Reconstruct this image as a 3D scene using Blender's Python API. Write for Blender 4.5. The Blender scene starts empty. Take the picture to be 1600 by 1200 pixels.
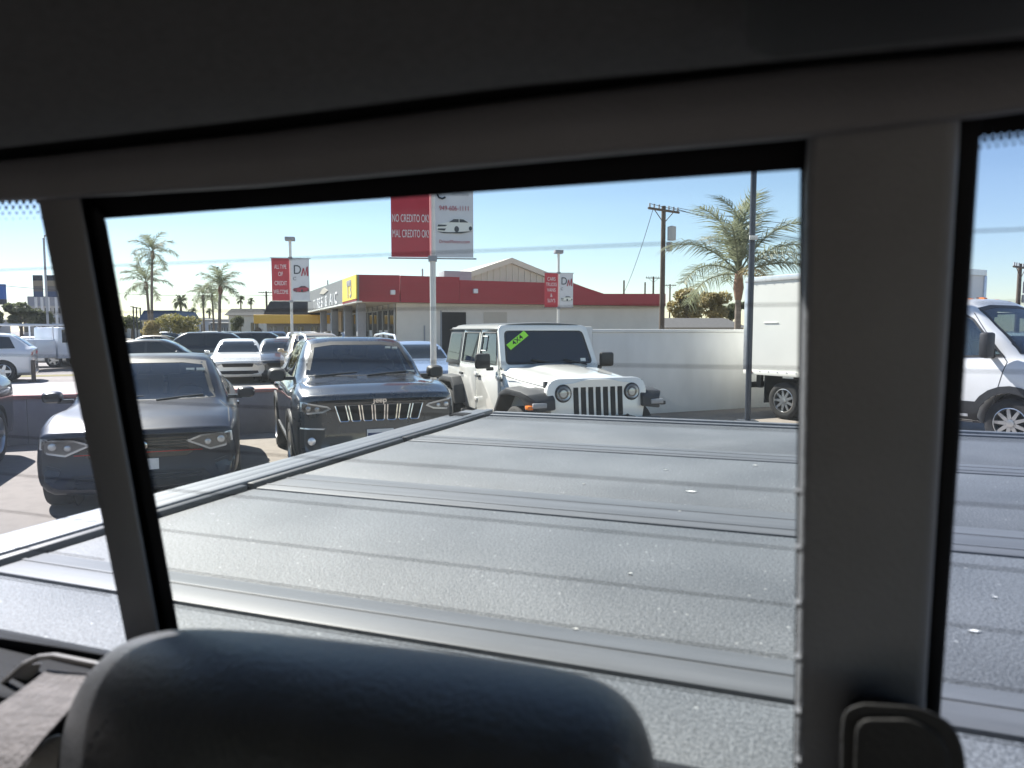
import bpy, bmesh, math, random
import numpy as np
from mathutils import Vector, Matrix
from mathutils.bvhtree import BVHTree
from mathutils.geometry import delaunay_2d_cdt

R = math.radians
SC = bpy.context.scene
COL = SC.collection
random.seed(7)

# ---------------------------------------------------------------- camera
CAMZ = 1.75                      # height of the phone inside the cab
FPX = 1110.0                     # focal length in pixels of a 1600 px wide picture
PITCH = math.atan(84 / FPX)
cam_data = bpy.data.cameras.new("camera")
cam = bpy.data.objects.new("camera", cam_data)
COL.objects.link(cam)
cam.location = (0, 0, CAMZ)
cam.rotation_euler = (R(90) - PITCH, 0, 0)
cam_data.sensor_width = 36
cam_data.lens = 36 * FPX / 1600
cam_data.clip_start = 0.01
cam_data.clip_end = 3000
cam_data.dof.use_dof = True
cam_data.dof.focus_distance = 9.5
cam_data.dof.aperture_fstop = cam_data.lens / 2.9
SC.camera = cam

# ---------------------------------------------------------------- sky, sun, exposure
SUN_AZ = -48                     # degrees to the left of the viewing direction
SUN_EL = 45
world = bpy.data.worlds.new("World")
SC.world = world
world.use_nodes = True
wn = world.node_tree.nodes
wl = world.node_tree.links
sky = wn.new("ShaderNodeTexSky")
sky.sky_type = 'NISHITA'
sky.sun_disc = False
sky.sun_elevation = R(SUN_EL)
sky.sun_rotation = R(SUN_AZ)
sky.altitude = 0
sky.air_density = 1.0
sky.dust_density = 0.1
sky.ozone_density = 1.6
bg = wn["Background"]
bg.inputs["Strength"].default_value = 0.064
wl.new(sky.outputs[0], bg.inputs["Color"])
sun_data = bpy.data.lights.new("sun", 'SUN')
sun_data.energy = 5.0
sun_data.angle = R(0.5)
sun_data.color = (1.0, 0.95, 0.87)
sun = bpy.data.objects.new("sun", sun_data)
COL.objects.link(sun)
sd = Vector((math.sin(R(SUN_AZ)) * math.cos(R(SUN_EL)), math.cos(R(SUN_AZ)) * math.cos(R(SUN_EL)), math.sin(R(SUN_EL))))
sun.rotation_euler = sd.to_track_quat('Z', 'Y').to_euler()
sun.location = (-20, 20, 30)
vs = SC.view_settings
vs.view_transform = 'Standard'
vs.look = 'None'
vs.gamma = 1
vs.use_curve_mapping = False
vs.exposure = 1.32
SC.cycles.use_denoising = True
SC.cycles.max_bounces = 7
SC.cycles.transparent_max_bounces = 16
SC.cycles.sample_clamp_indirect = 6
SC.cycles.sample_clamp_direct = 0
SC.cycles.caustics_reflective = False
SC.cycles.caustics_refractive = False

# ---------------------------------------------------------------- from a direction in the picture to a place in the lot
_s, _c = math.sin(PITCH), math.cos(PITCH)
def ray(x, y):
    u = (x - 800) / FPX
    v = (y - 600) / FPX
    return Vector((u, _c - v * _s, -_s - v * _c))
def on_ground(x, y, z=0.0):
    d = ray(x, y)
    t = (z - CAMZ) / d.z
    return Vector((d.x * t, d.y * t, z))
def at(x, y, Y):
    d = ray(x, y)
    t = Y / d.y
    return Vector((d.x * t, Y, CAMZ + d.z * t))
def on_wall(x, y, P, D):
    """meet the upright plane through P along the ground direction D"""
    d = ray(x, y)
    n = Vector((D[1], -D[0]))
    t = (n.x * P[0] + n.y * P[1]) / (n.x * d.x + n.y * d.y)
    return Vector((d.x * t, d.y * t, CAMZ + d.z * t))

# ---------------------------------------------------------------- materials
MATS = {}
def mat(name, col, rough=0.5, metal=0.0, coat=0.0, var=0.0, vscale=8.0, bump=0.0, bscale=60.0, col2=None, ior=1.5, rvar=0.0, stretch=None, detail=4.0, emit=None):
    if name in MATS:
        return MATS[name]
    m = bpy.data.materials.new(name)
    MATS[name] = m
    m.use_nodes = True
    nt = m.node_tree
    b = nt.nodes["Principled BSDF"]
    b.inputs["Base Color"].default_value = (*col, 1)
    b.inputs["Roughness"].default_value = rough
    b.inputs["Metallic"].default_value = metal
    b.inputs["IOR"].default_value = ior
    b.inputs["Coat Weight"].default_value = coat
    b.inputs["Coat Roughness"].default_value = 0.04
    if emit:
        b.inputs["Emission Color"].default_value = (*emit[:3], 1)
        b.inputs["Emission Strength"].default_value = emit[3]
    if var or bump or col2 or rvar:
        tc = nt.nodes.new("ShaderNodeTexCoord")
        src = tc.outputs["Object"]
        if stretch:
            mp = nt.nodes.new("ShaderNodeMapping")
            mp.inputs["Scale"].default_value = stretch
            nt.links.new(src, mp.inputs["Vector"])
            src = mp.outputs["Vector"]
    if var or col2 or rvar:
        n = nt.nodes.new("ShaderNodeTexNoise")
        n.inputs["Scale"].default_value = vscale
        n.inputs["Detail"].default_value = detail
        n.inputs["Roughness"].default_value = 0.6
        nt.links.new(src, n.inputs["Vector"])
        if var or col2:
            cr = nt.nodes.new("ShaderNodeValToRGB")
            c2 = col2 or tuple(min(1, c * (1 + var)) for c in col)
            c1 = col if col2 else tuple(c * (1 - var) for c in col)
            cr.color_ramp.elements[0].position = 0.3
            cr.color_ramp.elements[1].position = 0.7
            cr.color_ramp.elements[0].color = (*c1, 1)
            cr.color_ramp.elements[1].color = (*c2, 1)
            nt.links.new(n.outputs["Fac"], cr.inputs["Fac"])
            nt.links.new(cr.outputs["Color"], b.inputs["Base Color"])
        if rvar:
            mr = nt.nodes.new("ShaderNodeMapRange")
            mr.inputs["To Min"].default_value = max(0, rough - rvar)
            mr.inputs["To Max"].default_value = min(1, rough + rvar)
            nt.links.new(n.outputs["Fac"], mr.inputs["Value"])
            nt.links.new(mr.outputs["Result"], b.inputs["Roughness"])
    if bump:
        n2 = nt.nodes.new("ShaderNodeTexNoise")
        n2.inputs["Scale"].default_value = bscale
        n2.inputs["Detail"].default_value = 3
        nt.links.new(src, n2.inputs["Vector"])
        bp = nt.nodes.new("ShaderNodeBump")
        bp.inputs["Strength"].default_value = bump
        bp.inputs["Distance"].default_value = 0.01
        nt.links.new(n2.outputs["Fac"], bp.inputs["Height"])
        nt.links.new(bp.outputs["Normal"], b.inputs["Normal"])
    return m
def paint(name, col, metal=0.0, rough=0.35, coat=1.0):
    return mat(name, col, rough, metal, coat=coat, var=0.04, vscale=3.0, rvar=0.05)
def leaf_mat(name, c1, c2, vscale=1.0, thin=0.45):
    """leaves: light also comes through the blade"""
    m = mat(name, c1, 0.6, col2=c2, vscale=vscale)
    nt = m.node_tree
    b = nt.nodes["Principled BSDF"]
    t = nt.nodes.new("ShaderNodeBsdfTranslucent")
    src = b.inputs["Base Color"].links[0].from_socket
    nt.links.new(src, t.inputs["Color"])
    mx = nt.nodes.new("ShaderNodeMixShader")
    mx.inputs[0].default_value = thin
    nt.links.new(b.outputs[0], mx.inputs[1])
    nt.links.new(t.outputs[0], mx.inputs[2])
    nt.links.new(mx.outputs[0], nt.nodes["Material Output"].inputs["Surface"])
    return m
def clear_glass(name, col):
    m = bpy.data.materials.new(name)
    m.use_nodes = True
    nt = m.node_tree
    nt.nodes.remove(nt.nodes["Principled BSDF"])
    t = nt.nodes.new("ShaderNodeBsdfTransparent")
    t.inputs["Color"].default_value = (*col, 1)
    nt.links.new(t.outputs[0], nt.nodes["Material Output"].inputs["Surface"])
    return m
def film(name, col, density, aniso):
    """thin scattering layer added to give the glass its veiling glare"""
    m = bpy.data.materials.new(name)
    m.use_nodes = True
    nt = m.node_tree
    nt.nodes.remove(nt.nodes["Principled BSDF"])
    v = nt.nodes.new("ShaderNodeVolumeScatter")
    v.inputs["Color"].default_value = (*col, 1)
    v.inputs["Density"].default_value = density
    v.inputs["Anisotropy"].default_value = aniso
    nt.links.new(v.outputs[0], nt.nodes["Material Output"].inputs["Volume"])
    return m
def car_glass(name, tint, refl_ior=1.6):
    """thin car glass: mirror by Fresnel over a tinted see-through pane"""
    m = bpy.data.materials.new(name)
    MATS[name] = m
    m.use_nodes = True
    nt = m.node_tree
    nt.nodes.remove(nt.nodes["Principled BSDF"])
    t = nt.nodes.new("ShaderNodeBsdfTransparent")
    t.inputs["Color"].default_value = (*tint, 1)
    g = nt.nodes.new("ShaderNodeBsdfGlossy")
    g.inputs["Roughness"].default_value = 0.02
    f = nt.nodes.new("ShaderNodeFresnel")
    f.inputs["IOR"].default_value = refl_ior
    geo = nt.nodes.new("ShaderNodeNewGeometry")
    ml = nt.nodes.new("ShaderNodeMath")
    ml.operation = 'MULTIPLY_ADD'
    ml.inputs[1].default_value = 1.0
    ml.inputs[2].default_value = 0.04
    nt.links.new(f.outputs[0], ml.inputs[0])
    mx = nt.nodes.new("ShaderNodeMixShader")
    nt.links.new(ml.outputs[0], mx.inputs[0])
    nt.links.new(t.outputs[0], mx.inputs[1])
    nt.links.new(g.outputs[0], mx.inputs[2])
    nt.links.new(mx.outputs[0], nt.nodes["Material Output"].inputs["Surface"])
    return m

# ---------------------------------------------------------------- objects
def tag(o, label=None, cat=None, group=None, kind=None):
    if label: o["label"] = label
    if cat: o["category"] = cat
    if group: o["group"] = group
    if kind: o["kind"] = kind
    return o
def empty(name, loc=(0, 0, 0), rz=0.0):
    o = bpy.data.objects.new(name, None)
    COL.objects.link(o)
    o.location = loc
    o.rotation_euler = (0, 0, rz)
    o.empty_display_size = 0.1
    return o
def link_mesh(name, me, parent=None):
    o = bpy.data.objects.new(name, me)
    COL.objects.link(o)
    if parent: o.parent = parent
    return o
def copy_tree(o, parent=None, paints=None):
    c = o.copy()
    COL.objects.link(c)
    c.parent = parent
    if paints and c.type == 'MESH':
        for k, s in enumerate(c.material_slots):
            if s.material and s.material.name in paints:
                new = paints[s.material.name]
                s.link = 'OBJECT'
                s.material = new
    for ch in list(o.children):
        copy_tree(ch, c, paints)
    return c

class MB:
    """collects faces, builds ONE mesh object"""
    def __init__(self):
        self.v = []
        self.f = []
    def add(self, vs, fs):
        n = len(self.v)
        self.v += [tuple(p) for p in vs]
        self.f += [tuple(i + n for i in f) for f in fs]
        return self
    def box(self, x0, x1, y0, y1, z0, z1):
        return self.add([(x0, y0, z0), (x1, y0, z0), (x1, y1, z0), (x0, y1, z0), (x0, y0, z1), (x1, y0, z1), (x1, y1, z1), (x0, y1, z1)],
                        [(3, 2, 1, 0), (4, 5, 6, 7), (0, 1, 5, 4), (1, 2, 6, 5), (2, 3, 7, 6), (3, 0, 4, 7)])
    def hexa(self, p):
        """eight corners: lower ring 0-3, upper ring 4-7"""
        return self.add(p, [(3, 2, 1, 0), (4, 5, 6, 7), (0, 1, 5, 4), (1, 2, 6, 5), (2, 3, 7, 6), (3, 0, 4, 7)])
    def prism(self, A, B):
        """two matching closed outlines joined"""
        n = len(A)
        fs = [tuple(range(n))[::-1], tuple(range(n, 2 * n))]
        fs += [(i, (i + 1) % n, n + (i + 1) % n, n + i) for i in range(n)]
        return self.add(list(A) + list(B), fs)
    def side(self, poly, x0, x1):
        """outline in (y, z) pushed along x"""
        return self.prism([(x0, y, z) for y, z in poly], [(x1, y, z) for y, z in poly])
    def front(self, poly, y0, y1):
        return self.prism([(x, y0, z) for x, z in poly], [(x, y1, z) for x, z in poly])
    def plan(self, poly, z0, z1):
        return self.prism([(x, y, z0) for x, y in poly], [(x, y, z1) for x, y in poly])
    def tube(self, pts, r, n=8, r1=None, caps=True):
        pts = [Vector(p) for p in pts]
        m = len(pts)
        rings = []
        for i, p in enumerate(pts):
            d = (pts[min(i + 1, m - 1)] - pts[max(i - 1, 0)]).normalized()
            up = Vector((0, 0, 1)) if abs(d.z) < 0.9 else Vector((1, 0, 0))
            a = d.cross(up).normalized()
            b = a.cross(d)
            if callable(r): rr = r(i / (m - 1))
            else: rr = r if r1 is None else r + (r1 - r) * i / (m - 1)
            rings.append([p + (a * math.cos(2 * math.pi * k / n) + b * math.sin(2 * math.pi * k / n)) * rr for k in range(n)])
        vs_ = [p for q in rings for p in q]
        fs = []
        for i in range(m - 1):
            for k in range(n):
                k2 = (k + 1) % n
                fs.append((i * n + k, i * n + k2, (i + 1) * n + k2, (i + 1) * n + k))
        if caps:
            fs.append(tuple(range(n)))
            fs.append(tuple(range((m - 1) * n, m * n))[::-1])
        return self.add(vs_, fs)
    def ring(self, P, r, n=6):
        """closed loop of straight rods"""
        for i in range(len(P)):
            self.tube([P[i], P[(i + 1) % len(P)]], r, n)
        return self
    def lathe(self, prof, n=24, axis='x', c=(0, 0, 0)):
        """prof: (along axis, radius)"""
        vs_ = []
        for t, r in prof:
            for k in range(n):
                a = 2 * math.pi * k / n
                p, q = r * math.cos(a), r * math.sin(a)
                vs_.append({'x': (c[0] + t, c[1] + p, c[2] + q), 'y': (c[0] + q, c[1] + t, c[2] + p), 'z': (c[0] + p, c[1] + q, c[2] + t)}[axis])
        fs = []
        m = len(prof)
        for i in range(m - 1):
            for k in range(n):
                k2 = (k + 1) % n
                fs.append((i * n + k, i * n + k2, (i + 1) * n + k2, (i + 1) * n + k))
        fs.append(tuple(range(n))[::-1])
        fs.append(tuple(range((m - 1) * n, m * n)))
        return self.add(vs_, fs)
    def grid(self, P):
        """P: rows of points"""
        n, m = len(P), len(P[0])
        return self.add([p for r_ in P for p in r_], [(i * m + j, i * m + j + 1, (i + 1) * m + j + 1, (i + 1) * m + j) for i in range(n - 1) for j in range(m - 1)])
    def ribbon(self, pts, w, up):
        """flat strip along pts, width along up x direction"""
        pts = [Vector(p) for p in pts]
        A, B = [], []
        for i, p in enumerate(pts):
            d = (pts[min(i + 1, len(pts) - 1)] - pts[max(i - 1, 0)]).normalized()
            s_ = d.cross(Vector(up)).normalized() * w / 2
            A.append(p - s_)
            B.append(p + s_)
        return self.grid([A, B])
    def xf(self, M):
        self.v = [tuple(M @ Vector(p)) for p in self.v]
        return self
    def mirror_x(self):
        n = len(self.v)
        self.f += [tuple(i + n for i in f[::-1]) for f in self.f]
        self.v += [(-x, y, z) for x, y, z in self.v]
        return self
    def mesh(self, name, smooth=40, bevel=0.0, bseg=2, bangle=35, recalc=True):
        bm = bmesh.new()
        bv = [bm.verts.new(p) for p in self.v]
        for f in self.f:
            try: bm.faces.new([bv[i] for i in f])
            except ValueError: pass
        bmesh.ops.remove_doubles(bm, verts=bm.verts[:], dist=1e-5)
        if recalc: bmesh.ops.recalc_face_normals(bm, faces=bm.faces[:])
        if bevel:
            es = [e for e in bm.edges if len(e.link_faces) == 2 and e.calc_face_angle(0) > R(bangle)]
            bmesh.ops.bevel(bm, geom=es, offset=bevel, segments=bseg, profile=0.5, affect='EDGES', clamp_overlap=True)
        me = bpy.data.meshes.new(name)
        bm.to_mesh(me)
        bm.free()
        if smooth:
            me.polygons.foreach_set("use_smooth", [True] * len(me.polygons))
            me.set_sharp_from_angle(angle=R(smooth))
        return me
    def build(self, name, m, parent=None, **k):
        me = self.mesh(name, **k)
        me.materials.append(m)
        return link_mesh(name, me, parent)

def text_mesh(s, size, m, parent, M, name="lettering", ext=0.002, xscale=1.0, bold=None, align='CENTER'):
    cu = bpy.data.curves.new("lettering_curve", 'FONT')
    cu.body = s
    cu.size = size
    cu.align_x = align
    cu.align_y = 'CENTER'
    cu.extrude = ext
    cu.offset = size * 0.012 if bold is None else bold
    o = bpy.data.objects.new("tmp_text", cu)
    COL.objects.link(o)
    dg = bpy.context.evaluated_depsgraph_get()
    me = bpy.data.meshes.new_from_object(o.evaluated_get(dg))
    bpy.data.objects.remove(o)
    bpy.data.curves.remove(cu)
    me.name = name
    me.transform(M @ Matrix.Diagonal((xscale, 1, 1, 1)))
    me.materials.clear()
    me.materials.append(m)
    return link_mesh(name, me, parent)
# upright frames for lettering: +x of the text along X, +y up, facing -y
UPRIGHT = Matrix.Rotation(R(90), 4, 'X')
# ================================================================ car bodies
def pchip(xs, ys, q):
    xs, ys, q = np.asarray(xs, float), np.asarray(ys, float), np.asarray(q, float)
    h = np.diff(xs)
    d = np.diff(ys) / h
    m = np.zeros(len(xs))
    for i in range(1, len(xs) - 1):
        if d[i - 1] * d[i] > 0:
            w1, w2 = 2 * h[i] + h[i - 1], h[i] + 2 * h[i - 1]
            m[i] = (w1 + w2) / (w1 / d[i - 1] + w2 / d[i])
    m[0], m[-1] = d[0], d[-1]
    i = np.clip(np.searchsorted(xs, q) - 1, 0, len(xs) - 2)
    t = (q - xs[i]) / h[i]
    return ((2 * t**3 - 3 * t**2 + 1) * ys[i] + (t**3 - 2 * t**2 + t) * h[i] * m[i] + (-2 * t**3 + 3 * t**2) * ys[i + 1] + (t**3 - t**2) * h[i] * m[i + 1])

SEGS = [2, 2, 4, 4, 3, 9, 3, 5]
def section(cp, segs, k=0.42):
    """rounded half section through control points (x, z), bottom centre to top centre"""
    P = [Vector((a, b)) for a, b in cp]
    out = []
    for i, n in enumerate(segs):
        p0, p1, p2, p3 = P[max(i - 1, 0)], P[i], P[i + 1], P[min(i + 2, len(P) - 1)]
        if i == 0: p0 = Vector((-P[1].x, P[1].y))
        if i == len(segs) - 1: p3 = Vector((-P[i].x, P[i].y))
        L = (p2 - p1).length
        t1 = (p2 - p0).normalized() * L * k * 2 if (p2 - p0).length > 1e-6 else Vector((0, 0))
        t2 = (p3 - p1).normalized() * L * k * 2 if (p3 - p1).length > 1e-6 else Vector((0, 0))
        for j in range(n):
            t = j / n
            out.append((2 * t**3 - 3 * t**2 + 1) * p1 + (t**3 - 2 * t**2 + t) * t1 + (-2 * t**3 + 3 * t**2) * p2 + (t**3 - t**2) * t2)
    out.append(P[-1])
    return out

class Body:
    def __init__(self, st, ny=56, segs=SEGS, warp=None, nose=0.10, tail=0.10):
        st = sorted(st, key=lambda s_: s_[0])
        ys = [s_[0] for s_ in st]
        K = len(st[0][1])
        q = np.linspace(ys[0], ys[-1], ny)
        q = np.unique(np.concatenate([q, ys]))
        cp = [[(pchip(ys, [s_[1][k][a] for s_ in st], q)) for a in (0, 1)] for k in range(K)]
        secs = [(q[i], section([(cp[k][0][i], cp[k][1][i]) for k in range(K)], segs)) for i in range(len(q))]
        def cap(sec, y, r, sign):
            res = []
            W = max(p.x for p in sec)
            z0, z1 = min(p.y for p in sec), max(p.y for p in sec)
            zc = (z0 + z1) / 2
            for j in range(1, 5):
                f = R(22.5 * j)
                ins = r * (1 - math.cos(f))
                res.append((y + sign * r * math.sin(f), [Vector((p.x * (1 - ins / W), zc + (p.y - zc) * (1 - 2 * ins / (z1 - z0)))) for p in sec]))
            return res
        secs = cap(secs[0][1], secs[0][0], nose, -1)[::-1] + secs + cap(secs[-1][1], secs[-1][0], tail, 1)
        n = len(secs[0][1])
        V, Fc = [], []
        for y, sec in secs:
            full = [(p.x, p.y) for p in sec] + [(-p.x, p.y) for p in sec[-2:0:-1]]
            for x, z in full:
                p = (x, y, z)
                V.append(warp(*p) if warp else p)
        m = 2 * n - 2
        for i in range(len(secs) - 1):
            for k in range(m):
                k2 = (k + 1) % m
                Fc.append((i * m + k, i * m + k2, (i + 1) * m + k2, (i + 1) * m + k))
        last = (len(secs) - 1) * m
        for base, fl in ((0, 1), (last, 0)):            # close both ends with strips
            for k in range(n - 1):
                a, b = k, k + 1
                c2, d2 = (m - k - 1) % m, (m - k) % m
                f = [base + a, base + b, base + c2, base + d2]
                f = list(dict.fromkeys(f))
                if len(f) > 2: Fc.append(tuple(f if fl else f[::-1]))
        self.V, self.F = V, Fc
        self.bvh = BVHTree.FromPolygons([Vector(p) for p in V], Fc)
    def hit(self, a, b, view):
        if view == 'front': o, d = Vector((a, -3, b)), Vector((0, 1, 0))
        elif view == 'back': o, d = Vector((a, 12, b)), Vector((0, -1, 0))
        elif view == 'left': o, d = Vector((-3, a, b)), Vector((1, 0, 0))
        elif view == 'right': o, d = Vector((3, a, b)), Vector((-1, 0, 0))
        else: o, d = Vector((a, b, 4)), Vector((0, 0, -1))
        h = self.bvh.ray_cast(o, d)
        if h[0] is None:
            g = self.bvh.find_nearest(o + d * 2.5)
            p = g[0].copy()
            if view in ('front', 'back'): p.x, p.z = a, b
            elif view in ('left', 'right'): p.y, p.z = a, b
            else: p.x, p.y = a, b
            return p, d
        return h[0], d
    def panel(self, outline, view, off=0.004, th=0.02, res=0.07):
        """a piece with thickness that follows the body under an outline drawn in one view"""
        pts = []
        n = len(outline)
        for i in range(n):
            a, b = Vector(outline[i]), Vector(outline[(i + 1) % n])
            k = max(1, int((b - a).length / res))
            pts += [a + (b - a) * j / k for j in range(k)]
        ne = len(pts)
        xs, zs = [p.x for p in pts], [p.y for p in pts]
        extra = []
        x = min(xs) + res
        while x < max(xs):
            z = min(zs) + res
            while z < max(zs):
                q = Vector((x, z))
                ins = False
                for i in range(ne):
                    a, b = pts[i], pts[i - 1]
                    if (a.y > z) != (b.y > z) and x < (b.x - a.x) * (z - a.y) / (b.y - a.y) + a.x: ins = not ins
                if ins and min((p - q).length for p in pts) > res * 0.45: extra.append(q)
                z += res
            x += res
        vo, eo, fo, *_r = delaunay_2d_cdt(pts + extra, [(i, (i + 1) % ne) for i in range(ne)], [], 1, 1e-6)
        mb = MB()
        top, bot = [], []
        for p in vo:
            h, d = self.hit(p.x, p.y, view)
            top.append(h - d * off)
            bot.append(h + d * (th - off))
        mb.add(top, fo)
        cnt = {}
        for f in fo:
            for i in range(len(f)):
                e = (f[i], f[(i + 1) % len(f)])
                cnt[tuple(sorted(e))] = cnt.get(tuple(sorted(e)), 0) + 1
        for (a, b), c_ in cnt.items():
            if c_ == 1: mb.add([top[a], top[b], bot[b], bot[a]], [(0, 1, 2, 3)])
        return mb
    def line(self, pts, view, w=0.008, off=0.0015, res=0.05):
        P = []
        for i in range(len(pts) - 1):
            a, b = Vector(pts[i]), Vector(pts[i + 1])
            k = max(1, int((b - a).length / res))
            P += [a + (b - a) * j / k for j in range(k)]
        P.append(Vector(pts[-1]))
        Q, d = [], None
        for p in P:
            h, d = self.hit(p.x, p.y, view)
            Q.append(h - d * off)
        return MB().ribbon(Q, w, d)
    def shell(self, wells=(), holes=(), keep=None):
        """body mesh with wheel wells (y, z, r) left open and faces under the glass outlines taken out"""
        mb = MB()
        V = [Vector(p) for p in self.V]
        def inside(pt, poly):
            ins = False
            for i in range(len(poly)):
                a, b = poly[i], poly[i - 1]
                if (a[1] > pt[1]) != (b[1] > pt[1]) and pt[0] < (b[0] - a[0]) * (pt[1] - a[1]) / (b[1] - a[1]) + a[0]: ins = not ins
            return ins
        fs = []
        for f in self.F:
            c_ = sum((V[i] for i in f), Vector()) / len(f)
            nn = (V[f[1]] - V[f[0]]).cross(V[f[2]] - V[f[0]])
            drop = False
            for poly, view, test in holes:
                if view == 'front' and test[0] < c_.y < test[1] and inside((c_.x, c_.z), poly): drop = True
                if view == 'side' and abs(c_.x) > test and abs(nn.x) > 0.25 * nn.length and inside((c_.y, c_.z), poly): drop = True
            if not drop: fs.append(f)
        mb.add(self.V, fs)
        return mb

def cut_wells(o, wells):
    """carve round wheel openings through the body sides"""
    cut = MB()
    for y, z, r, xin in wells:
        for s_ in (-1, 1):
            cut.lathe([(s_ * xin, r), (s_ * 1.4, r)] if s_ > 0 else [(-1.4, r), (-xin, r)], 28, 'x', (0, y, z))
    c_ = cut.build("well_cutter", None)
    md = o.modifiers.new("wells", 'BOOLEAN')
    md.object = c_
    md.operation = 'DIFFERENCE'
    md.solver = 'EXACT'
    dg = bpy.context.evaluated_depsgraph_get()
    me = bpy.data.meshes.new_from_object(o.evaluated_get(dg))
    o.modifiers.clear()
    old = o.data
    o.data = me
    me.name = "body"
    me.polygons.foreach_set("use_smooth", [True] * len(me.polygons))
    me.set_sharp_from_angle(angle=R(38))
    bpy.data.objects.remove(c_)

def stations(L, W, zn, zc, zb, zr, yc, y0, y1, yt, zd, rw, bottom=0.22, sill=0.32, ye=None, zre=None):
    """control sections of a road car, front at y=0. zn nose top, zc cowl, zb belt, zr roof; yc cowl, y0..y1 roof, yt foot of rear glass, zd deck, rw half roof width"""
    w = W / 2
    zre = zre or zr - 0.04
    def lower(f, zm, zs, b=bottom):
        return [(0, b), (w * 0.82 * f, b), (w * 0.965 * f, sill), (w * f, zm), (w * 0.985 * f, zs)]
    S = []
    zm = (zb + sill) * 0.5
    S.append((0.10, lower(0.955, min(0.5, zn * 0.62), zn * 0.83, bottom + 0.02) + [(w * 0.905, zn - 0.035), (w * 0.70, zn), (w * 0.4, zn + 0.012), (0, zn + 0.016)]))
    S.append((0.40, lower(0.99, zm - 0.03, zn * 0.92) + [(w * 0.925, zn + 0.03), (w * 0.70, zn + 0.075), (w * 0.4, zn + 0.09), (0, zn + 0.095)]))
    S.append((yc * 0.66, lower(1.0, zm, zb - 0.13) + [(w * 0.91, (zn + zc) / 2 + 0.01), (w * 0.70, zc - 0.045), (w * 0.4, zc - 0.025), (0, zc - 0.02)]))
    S.append((yc, lower(1.0, zm, zb - 0.10) + [(w * 0.90, zb - 0.04), (w * 0.72, zc + 0.0), (w * 0.45, zc + 0.015), (0, zc + 0.02)]))
    ym = (yc + y0) / 2
    S.append((ym, lower(1.0, zm, zb - 0.10) + [(w * 0.90, zb - 0.01), ((w * 0.78 + rw) / 2, (zc + zr) / 2 + 0.02), (w * 0.42, (zc + zr) / 2 + 0.065), (0, (zc + zr) / 2 + 0.08)]))
    S.append((y0, lower(1.0, zm, zb - 0.10) + [(w * 0.90, zb), (rw + 0.015, zr - 0.07), (rw * 0.72, zr - 0.022), (0, zr - 0.008)]))
    S.append(((y0 + y1) / 2, lower(1.0, zm, zb - 0.10) + [(w * 0.90, zb + 0.01), (rw, zr - 0.055), (rw * 0.70, zr - 0.008), (0, zr)]))
    S.append((y1, lower(1.0, zm, zb - 0.09) + [(w * 0.89, zb + 0.03), (rw - 0.015, zre - 0.06), (rw * 0.70, zre - 0.015), (0, zre - 0.005)]))
    ym = (y1 + yt) / 2
    S.append((ym, lower(0.99, zm, zb - 0.08) + [(w * 0.87, zb + 0.05), ((rw + w * 0.7) / 2 - 0.02, (zre + zd) / 2), (w * 0.42, (zre + zd) / 2 + 0.04), (0, (zre + zd) / 2 + 0.05)]))
    S.append((yt, lower(0.975, zm, zb - 0.07) + [(w * 0.85, zd - 0.04), (w * 0.66, zd), (w * 0.4, zd + 0.01), (0, zd + 0.012)]))
    if yt < L - 0.3:
        S.append((L - 0.10, lower(0.94, zm, zb - 0.10) + [(w * 0.82, zd - 0.08), (w * 0.64, zd - 0.02), (w * 0.4, zd - 0.005), (0, zd)]))
    return S

def sweep_warp(W, L, fr=0.26, rr=0.16, lean=0.0):
    def g(x, y, z):
        k = (abs(x) / (W / 2)) ** 2.6
        if y < 1.0: y2 = y + (fr * k + lean * (z - 0.45)) * (1 - max(0, y) / 1.0) ** 1.5 if y > 0 else y + fr * k + lean * (z - 0.45)
        elif y > L - 0.8: y2 = y - rr * k * min(1, (y - L + 0.8) / 0.8) ** 1.5
        else: y2 = y
        return (x, y2, z)
    return g

M_TYRE = mat("tyre_rubber", (0.018, 0.018, 0.019), 0.85, var=0.25, vscale=20)
M_RIMS = mat("rim_silver", (0.55, 0.56, 0.57), 0.3, 0.9)
M_RIMD = mat("rim_dark", (0.05, 0.05, 0.055), 0.35, 0.6)
M_BLK = mat("black_plastic", (0.018, 0.019, 0.021), 0.55, var=0.2, vscale=15)
M_GLOSSBLK = mat("gloss_black", (0.008, 0.008, 0.009), 0.12, coat=0.5)
M_CHROME = mat("chrome", (0.78, 0.78, 0.8), 0.12, 1.0)
M_LAMP = mat("lamp_reflector", (0.78, 0.80, 0.84), 0.2, 0.6)
M_LENS = car_glass("lamp_lens", (0.85, 0.88, 0.9), 1.5)
M_GLASS = car_glass("car_window", (0.50, 0.58, 0.58), 1.95)
M_GLASSD = car_glass("car_window_tinted", (0.07, 0.08, 0.09), 1.5)
M_FARGLASS = mat("far_car_glass", (0.02, 0.025, 0.03), 0.05, ior=1.7)
M_SEAM = mat("seam_dark", (0.012, 0.012, 0.013), 0.8)
M_AMBER = mat("amber_lens", (0.75, 0.20, 0.03), 0.2)
M_RED = mat("red_lens", (0.45, 0.02, 0.02), 0.2)
M_PLATE = mat("plate_white", (0.75, 0.76, 0.78), 0.5, var=0.06, vscale=30)
M_SEAT = mat("seat_cloth", (0.10, 0.10, 0.11), 0.9, bump=0.2)
M_DASH = mat("dash_grey", (0.13, 0.14, 0.135), 0.7)
M_STICK = mat("paper_white", (0.8, 0.82, 0.78), 0.6)

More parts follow.
